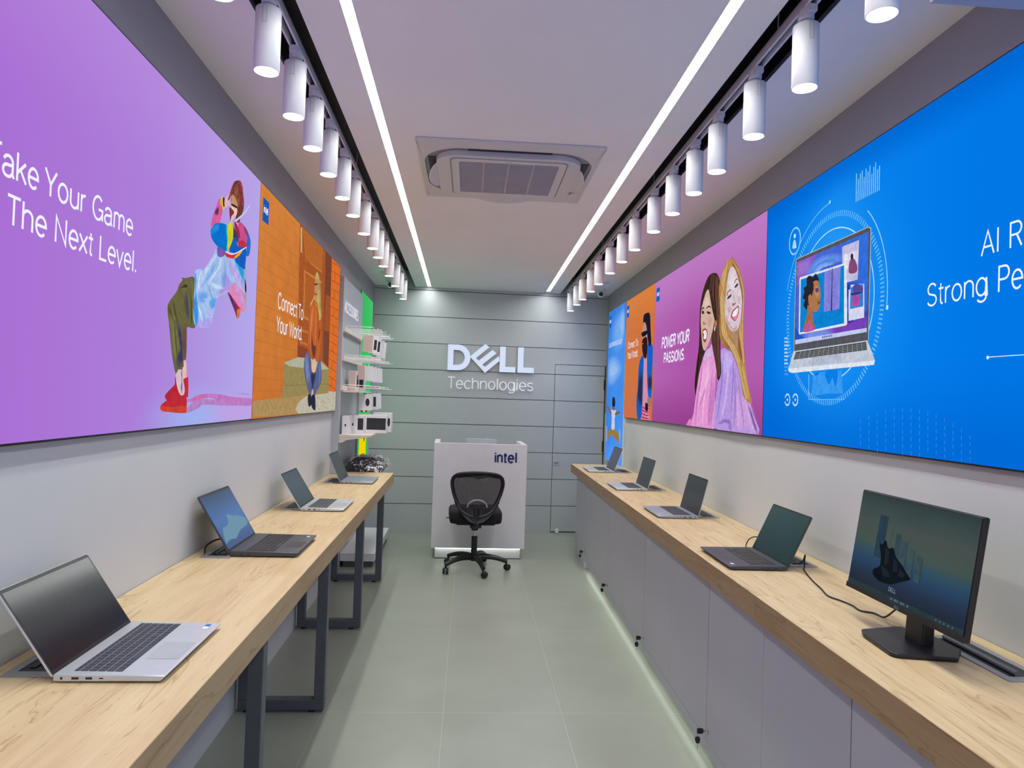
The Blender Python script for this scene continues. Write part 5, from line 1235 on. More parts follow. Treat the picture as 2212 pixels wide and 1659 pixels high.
for side, lst, p, al in (('left', SPL, PTL, AL), ('right', SPR, PTR, AR)):
    vis = [y for y in lst if y > (1.7 if side == 'left' else 1.6)]
    for y in lst:
        o = proto if not used else dup(proto); used = True
        o.location = (p+al*y, y, 2.562); o.rotation_euler = (0, 0, -math.atan(al))
        if y in vis:
            k = vis.index(y)
            lab = '%s white cylindrical spotlight in view on the %s track' % (ordn[k], side) if k < len(vis)-1 else 'white cylindrical spotlight at the back wall end of the %s track' % side
            if k == 0: lab = 'white cylindrical spotlight on the %s track, cut by the top edge' % side
        else: lab = '%s white spotlight from the shop front on the %s track, behind the viewer' % (ordn[lst.index(y)] if lst.index(y) else 'first', side)
        o['label'] = lab; o['group'] = 'track spotlights'

# ------------------------------------------------------------ ceiling cassette air conditioner
ac = thing('ceiling_air_conditioner', 'white cassette air conditioner flush in the ceiling between the light strips', 'air conditioner', (.164, 3.80, ZC), .0)
M['acw'] = mat('white_ac_plastic', 'd8d4d2', .45, vary=.015)
mb = MB(); ring_mesh(mb, rrect(.472, .472, .012, 8), rrect(.437, .375, .20, 8, .02), -.014, -.001); mb.build('outer_panel', M['acw'], ac, bevel=.002)
mb = MB(); ring_mesh(mb, rrect(.435, .373, .20, 8, .02), rrect(.36, .31, .12, 8, .02), -.003, -.001); mb.build('air_gap', M['socket'], ac)
mb = MB(); ring_mesh(mb, rrect(.378, .328, .12, 8, .015), rrect(.302, .302, .04, 8), -.036, -.002); mb.build('inner_frame', M['acw'], ac, bevel=.005, smooth=50)
for sy_ in (-1, 1):
    mb = MB(); mb.box(-.215, .215, sy_*.352-.020, sy_*.352+.020, -.006, -.003); mb.build('outlet_recess', M['ink'], ac)
for sx_ in (-1, 1):
    mb = MB(); mb.box(sx_*.406-.02, sx_*.406+.02, -.215, .215, -.006, -.003); mb.build('outlet_recess', M['ink'], ac)
def louvre(cx, cy, rot, tilt):
    mb = MB(); n = 14; prof = [(-.20+.40*i/n, .074*math.sin(PI*i/n)**.45) for i in range(n+1)]
    mb.prism(prof[1:-1] + [(u, -.004) for u, _ in prof[::-1]], 0, .009, XY)
    mb.xf(Matrix.Translation((cx, cy, -.022)) @ Matrix.Rotation(rot, 4, 'Z') @ Matrix.Rotation(tilt, 4, 'X')); mb.build('louvre', M['acw'], ac, bevel=.003, smooth=40)
louvre(-.362, 0, PI/2, -.55); louvre(.362, 0, -PI/2, -.55); louvre(0, .330, 0, -.55)
mb = MB(); ring_mesh(mb, rrect(.309, .309, .035, 8), rrect(.305, .305, .033, 8), -.0372, -.035); mb.build('grille_seam', M['socket'], ac)
mb = MB(); ring_mesh(mb, rrect(.301, .301, .035, 8), rrect(.262, .262, .015, 8), -.040, -.008); mb.build('grille_frame', M['acw'], ac)
M['grille'] = mat('intake_grille', 'b4b0b8', .5, vary=.03)
mb = MB()
for i in range(40):
    y = -.258+.516*i/39; mb.box(-.263, .263, y-.0034, y+.0034, -.037, -.033)
for x in (-.132, 0, .132): mb.box(x-.005, x+.005, -.262, .262, -.038, -.033)
mb.build('intake_grille', M['grille'], ac)
mb = MB(); mb.box(-.263, .263, -.263, .263, -.030, -.026); mb.build('filter', mat('grey_filter', '8a8892', .8), ac)
mb = MB(); mb.box(-.02, .015, -.286, -.281, -.0405, -.0395); mb.build('nameplate', M['socket'], ac)

# ------------------------------------------------------------ cameras and round vents on the ceiling
def dome_cam(x, y, lab, yaw):
    t = thing('security_camera', lab, 'security camera', (x, y, ZC), yaw, 'security cameras')
    mb = MB(); mb.lathe([(.0, -.024), (.045, -.024), (.050, -.018), (.052, 0)], 28); mb.build('base', M['white_metal'], t, smooth=40)
    mb = MB(); mb.lathe([(.0, -.044)]+[(.042*math.sin(a), -.0-.042*math.cos(a)) for a in [PI*i/12 for i in range(1, 12)]]+[(.0, .042)], 28)
    mb.xf(Matrix.Translation((0, -.006, -.058))); mb.build('ball', M['white_metal'], t, smooth=60)
    mb = MB(); mb.cyl((0, -.030, -.064), (0, -.052, -.071), .026, .022, n=24); mb.build('lens', M['black'], t, smooth=40)
    mb = MB(); mb.cyl((0, -.0515, -.0705), (0, -.0535, -.0712), .009, .008, n=16); mb.build('lens_glass', M['bezel'], t)
dome_cam(-.905, 7.50, 'white ball security camera in the left back corner of the ceiling', .15)
dome_cam(1.420, 7.55, 'white ball security camera in the right back corner of the ceiling', -.15)
for x, y, lab in ((-.90, 7.10, 'flat round white ceiling detector near the left security camera'), (1.36, 7.12, 'flat round white ceiling detector near the right security camera')):
    mb = MB(); mb.lathe([(.0, -.016), (.045, -.016), (.06, -.006), (.062, 0)], 28); o = mb.build('ceiling_detector', M['white_metal'], None, smooth=40); o.location = (x, y, ZC)
    tag(o, lab, 'detector', 'ceiling detectors')

# ------------------------------------------------------------ left display tables
PT = -.5484
def table(lab, y0, y1, frames):
    r = thing('display_table', lab, 'table', on_left(PT, y0, 0), TL, 'oak display tables on the left')
    wd = PT-PWL-.003; L = y1-y0
    mb = MB(); mb.box(-wd, -.0022, .0006, L-.0006, ZT-.082, ZT); tt_ = mb.build('tabletop', M['wood'], r, bevel=.001)
    mb = MB(); mb.box(-.0022, 0, .0006, L-.0006, ZT-.082, ZT-.0004); mb.build('shaded_edge_band', M['edgeL'], tt_)
    for fy in frames:
        yy = fy-y0; x0, x1 = -.478, -.068; tw = .05
        f = MB(); f.box(x0, x1, yy, yy+tw, .012, .012+tw); f.build('foot_rail', M['steel'], r, bevel=.003)
        f = MB(); f.box(x0, x1, yy, yy+tw, ZT-.082-tw, ZT-.082); f.build('top_rail', M['steel'], r, bevel=.003)
        for a in (x0, x1-tw): f = MB(); f.box(a, a+tw, yy, yy+tw, .012+tw, ZT-.082-tw); f.build('leg', M['steel'], r, bevel=.003)
        for a in (x0+.04, x1-.06): f = MB(); f.cyl((a, yy+tw/2, 0), (a, yy+tw/2, .013), .018, n=14); f.build('foot_pad', M['rubber'], r)
table('oak display table nearest the viewer on the left wall', .2, 3.452, (.55, 2.30, 3.40))
table('far oak display table on the left, past the tabletop joint', 3.452, 5.832, (4.59, 5.745))

# ------------------------------------------------------------ right counter: cabinets and worktops
QC, QT = 1.02, .979
US = [.655, 1.785, 2.914, 4.047, 5.19, 6.32]
cl = ['at the very front, cut by the frame', 'second from the front, left of the monitor', 'in the middle of the run', 'fourth from the front', 'fifth from the front']
for i in range(5):
    y0, y1 = US[i], US[i+1]; L = y1-y0
    r = thing('base_cabinet', 'grey two-door base cabinet under the oak worktop, '+cl[i], 'cabinet', on_right(QC, y0, 0), TR, 'grey base cabinets of the right counter')
    mb = MB(); dp = PWR-QC-.01; mb.box(.02, dp, .001, L-.001, .074, .808); mb.build('body', M['cab'], r)
    mb = MB(); mb.box(.0, .022, .001, L-.001, .074, .118); mb.build('base_rail', M['cab'], r)
    mb = MB(); mb.box(.05, .062, .0, L, .0, .074); mb.build('plinth', M['white'], r)
    mb = MB(); mb.box(.028, .040, .02, L-.02, .064, .0735); mb.build('under_light', M['kick'], r)
    for k in range(2):
        a, b = (.0025 if k == 0 else L/2+.001), (L/2-.001 if k == 0 else L-.0025)
        mb = MB(); mb.box(0, .018, a, b, .121, .806); dd = mb.build('door', M['cab'], r)
        if k == 1:
            mb = MB(); mb.cyl((.0, b-.022, .163), (-.006, b-.022, .163), .010, n=18); mb.cyl((-.006, b-.022, .163), (-.008, b-.022, .163), .007, n=18); mb.build('lock', M['chrome'], dd, smooth=40)
    if 0 < i:
        pass
    t = thing('key_pair', 'two black-headed keys hanging from the lock of the '+['nearest', 'second', 'third', 'fourth', 'farthest'][i]+' grey cabinet', 'keys', on_right(QC, y1-.022, .163), TR, 'keys left in cabinet locks')
    mb = MB(); mb.box(-.020, -.009, -.0012, .0012, -.004, .004); mb.build('key_blade', M['chrome'], t)
    mb = MB(); mb.prism([(-.046, -.009), (-.040, -.012), (-.022, -.011), (-.018, -.005), (-.018, .005), (-.022, .011), (-.040, .012), (-.046, .009)], -.003, .003, lambda u, v, w_: (u, w_, v)); mb.build('key_head', M['black'], t, bevel=.0015)
    mb = MB(); mb.tube([( -.043+.009*math.cos(a)*.3, .0, -.014+.012*math.sin(a)) for a in [2*PI*k/14 for k in range(14)]], .0008, n=6, closed=True); mb.build('key_ring', M['chrome'], t)
    mb = MB(); mb.prism([(-.050, -.024), (-.036, -.024), (-.031, -.034), (-.035, -.052), (-.049, -.052), (-.055, -.034)], -.003, .003, lambda u, v, w_: (u, w_, v)); mb.build('key_head', M['black'], t, bevel=.0015)
    mb = MB(); mb.box(-.0445, -.0395, -.001, .001, -.075, -.052); mb.build('key_blade', M['chrome'], t)
r = thing('end_cabinet', 'narrow grey single-door end cabinet nearest the back door', 'cabinet', on_right(QC, 6.32, 0), TR, 'grey base cabinets of the right counter')
mb = MB(); mb.box(.02, PWR-QC-.01, .001, .60, .0, .808); mb.build('body', M['cab'], r)
mb = MB(); mb.box(0, .018, .0025, .598, .0, .806); mb.build('door', M['cab'], r)
def worktop(lab, y0, y1):
    r = thing('worktop', lab, 'worktop', on_right(QT, y0, ZT), TR, 'oak worktops of the right counter')
    mb = MB(); mb.box(.0022, PWR-QT-.003, .0006, y1-y0-.0006, -.084, 0)
    o = mb.build('slab', M['wood'], r, bevel=.001)
    mb = MB(); mb.box(0, .0022, .0006, y1-y0-.0006, -.084, -.0004); mb.build('shaded_edge_band', M['edgeR'], r)
worktop('near oak worktop on the grey cabinets, under the monitor', -.2, 2.335)
worktop('long far oak worktop on the grey cabinets, under four laptops', 2.335, 7.10)

# ------------------------------------------------------------ desk power modules
def power(lab, x, y, side, L=.29, tray=False):
    t = thing('desk_power_box', lab, 'power box', (x, y, ZT), TL if side == 'L' else TR, 'power boxes let into the tabletops')
    W_ = .115; mb = MB()
    ring_mesh(mb, [(0, 0), (W_, 0), (W_, L), (0, L)], [(.022, .028), (W_-.02, .028), (W_-.02, L-.028), (.022, L-.028)], .0003, .003); mb.build('cover_plate', M['socket'], t, bevel=.0007)
    mb = MB(); mb.box(.022, W_-.02, .028, L-.028, .0002, .0008); mb.build('recess', M['ink'], t)
    mb = MB()
    if tray:
        mb.cyl((.045, .03, .0083), (.045, L-.03, .0083), .0074, n=14)
    else:
        mb.box(.035, .048, .05, L-.05, .0006, .0035)
        for k in range(3): mb.box(.056, .078, .06+k*.062, .10+k*.062, .0006, .0025)
    mb.build('socket_strip', M['steel'] if tray else M['black'], t)
for k, (x, y) in enumerate(((-1.026, 1.600), (-1.030, 2.735), (-1.038, 3.885), (-1.047, 5.087))):
    power('grey power box in the left tabletop behind the %s laptop' % ['nearest silver', 'black screen-lit', 'second silver', 'farthest'][k], x+.005, y, 'L', .27)
power('long grey cable tray in the right worktop beside the monitor', 1.345, 1.617, 'R', .33, True)
for k, (x, y) in enumerate(((1.345, 2.765), (1.362, 3.92), (1.388, 5.11), (1.425, 6.33))):
    power('grey power box in the right worktop behind the %s laptop' % ['dark nearest', 'second', 'third', 'farthest'][k], x, y, 'R', .31)

# ------------------------------------------------------------ laptops
def screen_mat(name, lo, mid, hi, g=.35, blobs=()):
    m, t, out = nt(name); p = N(t, 'ShaderNodeBsdfPrincipled'); tc = N(t, 'ShaderNodeTexCoord'); sx = N(t, 'ShaderNodeSeparateXYZ'); t.links.new(tc.outputs['Generated'], sx.inputs[0])
    c = ramp(t, sx.outputs[2], [(0, lin(lo)), (g, lin(mid)), (1, lin(hi))])
    p.inputs['Base Color'].default_value = (.004, .004, .005, 1); p.inputs['Roughness'].default_value = .16; p.inputs['Specular IOR Level'].default_value = .35
    t.links.new(c, p.inputs['Emission Color']); p.inputs['Emission Strength'].default_value = 1.0
    t.links.new(p.outputs[0], out.inputs[0]); m.cycles.emission_sampling = 'NONE'; return m
M['sc_dark'] = screen_mat('dim_screen', '121318', '1c1e24', '26302e')
M['sc_blue'] = screen_mat('blue_wallpaper_screen', '2e4a78', '3a64a0', '22405e', .5)
M['sc_slate'] = screen_mat('slate_screen', '28363e', '2c3c48', '2a3a48')
M['sc_teal'] = screen_mat('dim_teal_screen', '10242e', '153036', '1c3a3c', .5)
M['sc_grey'] = screen_mat('grey_screen', '2a3038', '2c3440', '30384a')
M['sc_blk'] = screen_mat('near_black_screen', '181c20', '1c2022', '222828')
M['cloud'] = emis('wallpaper_cloud', '6f93a8', 1.0); M['cloud'].cycles.emission_sampling = 'NONE'
def laptop(lab, loc, rz, w_=.358, d_=.235, lean=35, lid=.222, shell='silver', key='key', scr='sc_dark', keysn=(18, 6), pad='pad', bezel=.006, thick=.016, num=True, gaming=False, art=None, group='laptops on display'):
    t = thing('laptop', lab, 'laptop', loc, rz, group)
    h = w_/2; zb = .004
    # base: slightly wedge shaped, +x towards the user
    prof = [(-.004, zb), (-.004, zb+thick-.002), (0, zb+thick), (d_-.004, zb+thick*.82), (d_, zb+thick*.72), (d_-.012, zb), (.01, zb-.001)]
    mb = MB(); mb.prism(prof, -h, h, lambda u, v, w2: (u, w2, v)); b = mb.build('base', M[shell], t, bevel=.003, seg=2, smooth=35)
    zt = lambda x: zb+thick-.18*thick*x/d_
    mb = MB()
    for sx_ in (.02, d_-.03):
        for sy_ in (-h+.03, h-.03): mb.cyl((sx_, sy_, 0), (sx_, sy_, zb+.001), .006, n=10)
    mb.build('feet', M['rubber'], t)
    x0, x1 = .030 if not gaming else .055, .030+.105 if not gaming else .165; y0, y1 = -h+.018, h-.018
    if not num: y0, y1 = -h+.03, h-.03
    mb = MB(); nx, ny = keysn[1], keysn[0]; cw, ch = (x1-x0)/(nx-.35), (y1-y0)/ny; g = .0026
    for i in range(nx):
        j = 0
        while j < ny:
            s_ = 1
            if i == nx-1 and j == 4: s_ = 5
            if i == nx-2 and j in (0, ny-6): s_ = 2
            if i == 2 and j == ny-6: s_ = 1
            xa, xb = x0+max(0, i-.35)*cw+g/2, x0+(i+.65)*cw-g/2; ya, yb = y0+j*ch+g/2, y0+(j+s_)*ch-g/2
            z = zt((xa+xb)/2); mb.box(xa, xb, ya, yb, z-.0008, z+.0013); j += s_
    mb.build('keyboard', M[key], b)
    if shell != 'darkshell':
        pass
    mb = MB(); px0, px1 = (x1+.014, d_-.012); pyc = -.0 if not num else -.028
    z = zt(px1); mb.quadset([(px0, pyc-.055, zt(px0)+.0004), (px1, pyc-.055, z+.0004), (px1, pyc+.055, z+.0004), (px0, pyc+.055, zt(px0)+.0004)], [(0, 1, 2, 3)])
    mb.build('touchpad', M[pad], b)
    # ports on the near side (the -y side for laptops on the left, +y turned round on the right)
    sgn = -1 if rz < 1 else 1
    mb = MB()
    yy = sgn*h
    for xx, ww, hh in ((.014, .005, .005), (.043, .015, .005), (.072, .014, .005), (.098, .009, .0025)):
        a, c = sorted((yy-sgn*.001, yy+sgn*.0004)); mb.box(xx-ww/2, xx+ww/2, a, c, zb+.007-hh/2, zb+.007+hh/2)
    mb.build('ports', M['ink'], b)
    mb = MB(); mb.box(d_-.035, d_-.022, h-.032, h-.016, zt(d_-.03), zt(d_-.03)+.0006); mb.build('sticker', M['midblue'], b)
    mb = MB(); mb.box(d_-.035, d_-.022, h-.050, h-.034, zt(d_-.03), zt(d_-.03)+.0006); mb.build('sticker', M['paper'], b)
    # lid, hinged at the back edge, leaning away
    R = Matrix.Translation((-.002, 0, zb+thick*.55)) @ Matrix.Rotation(-math.radians(lean), 4, 'Y')
    mb = MB(); mb.prism(rrect(h, lid/2, .008, 4), -.0055, -.0005, lambda u, v, w2: (w2, u, v+lid/2)); mb.xf(R); l = mb.build('lid', M[shell], t, bevel=.001)
    mb = MB(); mb.prism(rrect(h-.0012, lid/2-.0012, .007, 4), -.0005, .0004, lambda u, v, w2: (w2, u, v+lid/2)); mb.xf(R); mb.build('bezel', M['bezel'] if shell == 'darkshell' else M['steel'] if shell == 'silver' and lean > 34 else M['bezel'], l)
    bb = .014; mb = MB(); zz0, zz1 = bb, lid-.010
    mb.quadset([(.0007, -h+bezel, zz0), (.0007, h-bezel, zz0), (.0007, h-bezel, zz1), (.0007, -h+bezel, zz1)], [(0, 1, 2, 3)]); mb.xf(R); s_ = mb.build('screen', M[scr], l)
    mb = MB(); mb.cyl((.0005, 0, lid-.006), (.0012, 0, lid-.006), .0018, n=10); mb.xf(R); mb.build('webcam', M['ink'], l)
    mb = MB(); mb.cyl((.0, -h+.03, .0), (.0, -h+.08, .0), .0045, n=10); mb.cyl((.0, h-.08, .0), (.0, h-.03, .0), .0045, n=10); mb.xf(R); mb.build('hinge', M[shell], t, smooth=40)
    if art:
        for nm_, mt, poly in art:
            mb = MB(); mb.flat(smooth_poly([(-h+bezel+u*(2*h-2*bezel), zz0+v*(zz1-zz0)) for u, v in poly], 4), lambda u, v: (.0010, u, v)); mb.xf(R); mb.build(nm_, M[mt], l)
    return t
lp = on_left
laptop('open silver laptop nearest the viewer on the left table', (-.888, 1.750, ZT), TL, lean=34, lid=.225, scr='sc_dark')
laptop('open black laptop with a lit blue wallpaper on the left table', (-.918, 2.935, ZT), TL, w_=.352, d_=.262, lean=31, lid=.253, shell='darkshell', key='bezel', scr='sc_blue', pad='paddk', thick=.020, gaming=True,
    art=[('wallpaper_shape', 'cloud', [(.47, .555), (.62, .49), (.772, .447), (.954, .347), (.971, .249), (.866, .206), (.621, .186), (.47, .13), (.368, .095), (.23, .125), (.10, .119), (.03, .10), (.07, .238), (.12, .31), (.171, .375), (.25, .365), (.33, .384), (.423, .449)])])
laptop('open silver laptop, third along the left table', (-.905, 4.020, ZT), TL, lean=32, lid=.222, scr='sc_slate', keysn=(16, 6))
laptop('open blue-grey laptop, farthest on the left table before the accessory stand', (-.915, 5.220, ZT), TL, lean=24, lid=.218, shell='silver_dk', key='key_grey', scr='sc_blk', pad='key_grey', keysn=(14, 6), num=False)
laptop('open dark grey laptop beside the monitor on the right worktop', (1.292, 2.865, ZT), TR+PI, w_=.360, d_=.236, lean=25, lid=.228, shell='darkshell', key='bezel', scr='sc_teal', pad='paddk', num=False, keysn=(15, 6))
M['rock'] = emis('wallpaper_rock', '0c1c22', 1.0); M['rock'].cycles.emission_sampling = 'NONE'
laptop('open grey laptop, second along the right worktop', (1.328, 4.045, ZT), TR+PI, w_=.356, lean=14, lid=.222, shell='silver_dk', scr='sc_blk', pad='key_grey', keysn=(16, 6))
laptop('open silver laptop with black screen, third along the right worktop', (1.342, 5.230, ZT), TR+PI, w_=.380, lean=15, lid=.226, shell='silver', key='key', scr='sc_blk', keysn=(14, 6), num=False)
laptop('open silver laptop farthest along the right worktop, before the sky poster', (1.352, 6.470, ZT), TR+PI, w_=.380, lean=20, lid=.226, shell='silver', key='key', scr='sc_grey', keysn=(14, 6), num=False)

# ------------------------------------------------------------ monitor
mo = thing('monitor', 'black flat monitor on a stand showing a dim blue wallpaper', 'monitor', (1.243, 1.864, ZT), -PI/2)
# local frame: x along the screen width, -y faces the aisle
def mon_screen():
    m, t, out = nt('monitor_wallpaper'); p = N(t, 'ShaderNodeBsdfPrincipled'); tc = N(t, 'ShaderNodeTexCoord'); sx = N(t, 'ShaderNodeSeparateXYZ'); t.links.new(tc.outputs['Generated'], sx.inputs[0])
    c = ramp(t, sx.outputs[2], [(0, lin('0c1a26')), (.16, lin('0e2640')), (.30, lin('103a5c')), (.40, lin('1f4658')), (.50, lin('3c4c46')), (.72, lin('3a4744')), (.92, lin('243c3c')), (1, lin('1c3034'))])
    n = N(t, 'ShaderNodeTexNoise'); n.inputs['Scale'].default_value = 3; t.links.new(tc.outputs['Object'], n.inputs[0])
    x = N(t, 'ShaderNodeMixRGB', blend_type='MULTIPLY'); x.inputs[0].default_value = .5; t.links.new(c, x.inputs[1]); t.links.new(n.outputs[0], x.inputs[2])
    p.inputs['Base Color'].default_value = (.004, .004, .005, 1); p.inputs['Roughness'].default_value = .28; p.inputs['Specular IOR Level'].default_value = .3
    t.links.new(x.outputs[0], p.inputs['Emission Color']); p.inputs['Emission Strength'].default_value = 1.25; t.links.new(p.outputs[0], out.inputs[0]); m.cycles.emission_sampling = 'NONE'; return m
RM = Matrix.Translation((0, 0, .250)) @ Matrix.Rotation(-.153, 4, 'X') @ Matrix.Scale(.957, 4)
mb = MB(); mb.box(-.27, .27, -.002, .016, -.1625, .1625); mb.xf(RM); case = mb.build('screen_case', M['black'], mo, bevel=.004)
mb = MB(); mb.box(-.27, .27, -.006, .0, -.1625, -.146); mb.xf(RM); mb.build('chin', M['black'], case, bevel=.001)
mb = MB(); mb.quadset([(-.2655, -.0035, -.145), (.2655, -.0035, -.145), (.2655, -.0035, .157), (-.2655, -.0035, .157)], [(0, 1, 2, 3)]); mb.xf(RM); mb.build('screen', mon_screen(), case)
W2 = lambda u, v: ((u-.5)*.531, -.0042, -.145+v*.302)
mb = MB(); ink = lambda h: lin(h)
for u0, u1, v0, v1, c_ in ((.215, .295, .36, .80, '2a404e'), (.39, .43, .44, .66, '344a50'), (.445, .495, .36, .61, '3a4f56'), (.52, .565, .28, .56, '3c5056'), (.59, .635, .27, .52, '3a4e52')):
    mb.flat([(u0, v0), (u1, v0), (u1, v1), (u0, v1)], lambda a, b: tuple(q+d for q, d in zip(W2(a, b), (0, .0002, 0))), lin(c_))
for u, v0, v1 in ((.215, .34, .60), (.262, .68, .80), (.345, .50, .60), (.352, .62, .68), (.432, .44, .66), (.497, .36, .61), (.567, .28, .56), (.637, .27, .52)): mb.flat([(u, v0), (u+.002, v0), (u+.002, v1), (u, v1)], lambda a, b: tuple(q+d for q, d in zip(W2(a, b), (0, -.0001, 0))), lin('14242e'))
mb.flat(smooth_poly([(.25, .52), (.27, .50), (.29, .53), (.30, .56), (.315, .54), (.33, .50), (.35, .49), (.37, .51), (.39, .50), (.42, .43), (.48, .38), (.52, .33), (.565, .285), (.55, .26), (.47, .20), (.40, .15), (.30, .14), (.235, .18), (.235, .235), (.275, .27), (.29, .31), (.28, .40), (.26, .46)], 2), lambda a, b: tuple(q+d for q, d in zip(W2(a, b), (0, -.0003, 0))), lin('12181f'))
for q_ in ([(.31, .50), (.35, .46), (.36, .36), (.33, .30)], [(.40, .42), (.44, .38), (.45, .30), (.41, .28)], [(.30, .30), (.36, .28), (.40, .22), (.33, .20)], [(.47, .34), (.52, .30), (.50, .26), (.46, .27)]):
    mb.flat(q_, lambda a, b: tuple(q+d for q, d in zip(W2(a, b), (0, -.0004, 0))), lin('1e262c'))
mb.flat([(0, 0), (1, 0), (1, .048), (0, .048)], W2, lin('2c3a40'))
for k in range(9): mb.flat([(.43+k*.018, .014), (.441+k*.018, .014), (.441+k*.018, .036), (.43+k*.018, .036)], lambda a, b: tuple(q+d for q, d in zip(W2(a, b), (0, -.0002, 0))), lin(['5a7078', '2c4c6c', '6a7a80'][k % 3]))
for k in range(5): mb.flat([(.80+k*.03, .016), (.81+k*.03, .016), (.81+k*.03, .032), (.80+k*.03, .032)], lambda a, b: tuple(q+d for q, d in zip(W2(a, b), (0, -.0002, 0))), lin('52666c'))
add_text(mb, 'DELL', ((.40-.5)*.531, -.118), .011, .16, .036, lambda u, v: (u, -.0048, v), lin('7e8c98'))
mb.xf(RM); mb.build('wallpaper_picture', M['print'], case)
mb = MB(); add_text(mb, 'DELL', (-.013, -.158), .007, .16, .024, lambda u, v: (u, -.0064, v), lin('6a7480')); mb.xf(RM); mb.build('brand_lettering', M['print'], case)
mb = MB(); mb.box(-.20, .20, .014, .034, -.10, .10); mb.xf(RM); mb.build('rear_housing', M['black'], case, bevel=.006)
mb = MB(); mb.prism([(.020, .008), (.056, .008), (.066, .27), (.040, .27)], -.040, .040, lambda u, v, w_: (w_, u, v)); mb.build('neck', M['black'], mo, bevel=.006)
mb = MB(); mb.prism([(-.100, -.070), (-.060, -.088), (.085, -.100), (.100, -.090), (.128, .060), (.065, .114), (-.034, .116), (-.126, .069), (-.128, .050)], .002, .013, XY); mb.build('stand_base', M['black'], mo, bevel=.004)

# ------------------------------------------------------------ cables
def cable(lab, pts, r=.0028, name='power_cable', loc=None):
    P_ = [Vector(p) for p in pts]; out = []
    n = len(P_)
    for i in range(n-1):
        p0, p1, p2, p3 = P_[max(i-1, 0)], P_[i], P_[i+1], P_[min(i+2, n-1)]
        for j in range(6):
            t = j/6; out.append(.5*((2*p1)+(p2-p0)*t+(2*p0-5*p1+4*p2-p3)*t*t+(3*p1-p0-3*p2+p3)*t**3))
    out.append(P_[-1]); mb = MB(); mb.tube(out, r, 8); return tag(mb.build(name, M['rubber'], None, smooth=80), lab, 'cable', 'power cables')
z = ZT+.0035
cable('long black cable snaking over the oak worktop to the monitor', [(1.395, 2.80, z+.003), (1.400, 2.775, .915), (1.405, 2.765, .945), (1.398, 2.755, .925), (1.39, 2.74, z), (1.366, 2.692, z), (1.322, 2.544, z), (1.296, 2.427, z), (1.272, 2.335, z), (1.287, 2.280, z), (1.297, 2.224, z), (1.292, 2.170, z), (1.322, 2.145, z), (1.330, 2.105, z), (1.335, 2.07, .925), (1.32, 2.00, .975), (1.285, 1.93, 1.02)])
cable('short black cable looping from the power box to the lit black laptop', [(-.985, 2.80, z+.002), (-1.01, 2.79, .885), (-1.028, 2.80, .900), (-1.03, 2.83, .925), (-1.0, 2.87, .940), (-.965, 2.91, .925), (-.932, 2.93, .908)], .0034)
cable('thin black cable arching behind the dark laptop to its far side', [(1.272, 3.052, .906), (1.283, 3.07, .925), (1.302, 3.075, .948), (1.335, 3.07, .955), (1.365, 3.05, .925), (1.39, 3.0, z)], .0026)
cable('thin black cable lying between the farthest left laptop and its power box', [(-.905, 5.03, z+.005), (-.93, 5.04, z), (-.96, 5.05, z), (-.985, 5.12, z+.001)], .002)

# ------------------------------------------------------------ podium with brand lettering
po = thing('reception_podium', 'white lacquered reception podium lit underneath, behind the office chair', 'podium', (0, 6.60, 0), .028)
PX0, PX1, PH = -.322, .572, 1.108
mb = MB(); mb.box(PX0, PX1, 0, .035, .108, PH); mb.build('front_panel', M['white'], po, bevel=.0015)
for x0, x1 in ((PX0, PX0+.05), (PX1-.05, PX1)): mb = MB(); mb.box(x0, x1, .0355, .60, .108, PH); mb.build('side_panel', M['white'], po, bevel=.0015)
mb = MB(); mb.box(PX0+.05, PX1-.05, .036, .58, .90, .93); mb.build('inner_shelf', M['white'], po)
mb = MB(); mb.box(PX0+.036, PX1-.036, .045, .55, 0, .106); mb.build('plinth', M['white'], po)
mb = MB(); mb.box(PX0+.04, PX1-.04, .012, .030, .100, .1075); mb.build('under_light', M['kick'], po)
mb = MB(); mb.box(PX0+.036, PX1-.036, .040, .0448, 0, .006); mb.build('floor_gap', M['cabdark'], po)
mb = MB(); add_text(mb, 'n', (.277, .936), .098*.98, .20, None, XZ, None, (-.003, .0002)); 
mb = MB()
H_ = .104; bx = .256
def seg(q): mb.prism(q, -.003, .0002, XZ)
def tx(ch, x, wd): add_text(mb, ch, (x, .936), .095, .19, wd, XZ, None, (-.003, .0002))
seg([(bx+.002, .936), (bx+.018, .936), (bx+.018, 1.004), (bx+.002, 1.004)])
tx('n', .281, .060); tx('t', .343, .040); tx('e', .386, .062); tx('l', .452, .032)
mb.cyl((.497, .0, .940), (.497, -.003, .940), .003, n=10)
mb.build('brand_lettering', M['navy'], po)
mb = MB(); mb.prism([(bx+.002, 1.013), (bx+.018, 1.013), (bx+.018, 1.029), (bx+.002, 1.029)], -.003, .0002, XZ); mb.build('brand_dot', M['midblue'], po)
t = thing('counter_laptop', 'thin silver laptop edge showing above the reception podium', 'laptop', (.13, 7.0, .93), .02)
mb = MB(); mb.box(-.15, .15, -.10, .10, 0, .014); mb.build('base', M['silver'], t, bevel=.003)
mb = MB(); mb.box(-.15, .15, -.105, -.099, .006, .215); mb.xf(Matrix.Translation((0, -.1, 0)) @ Matrix.Rotation(.16, 4, 'X') @ Matrix.Translation((0, .1, 0))); mb.build('lid', M['silver'], t, bevel=.002)

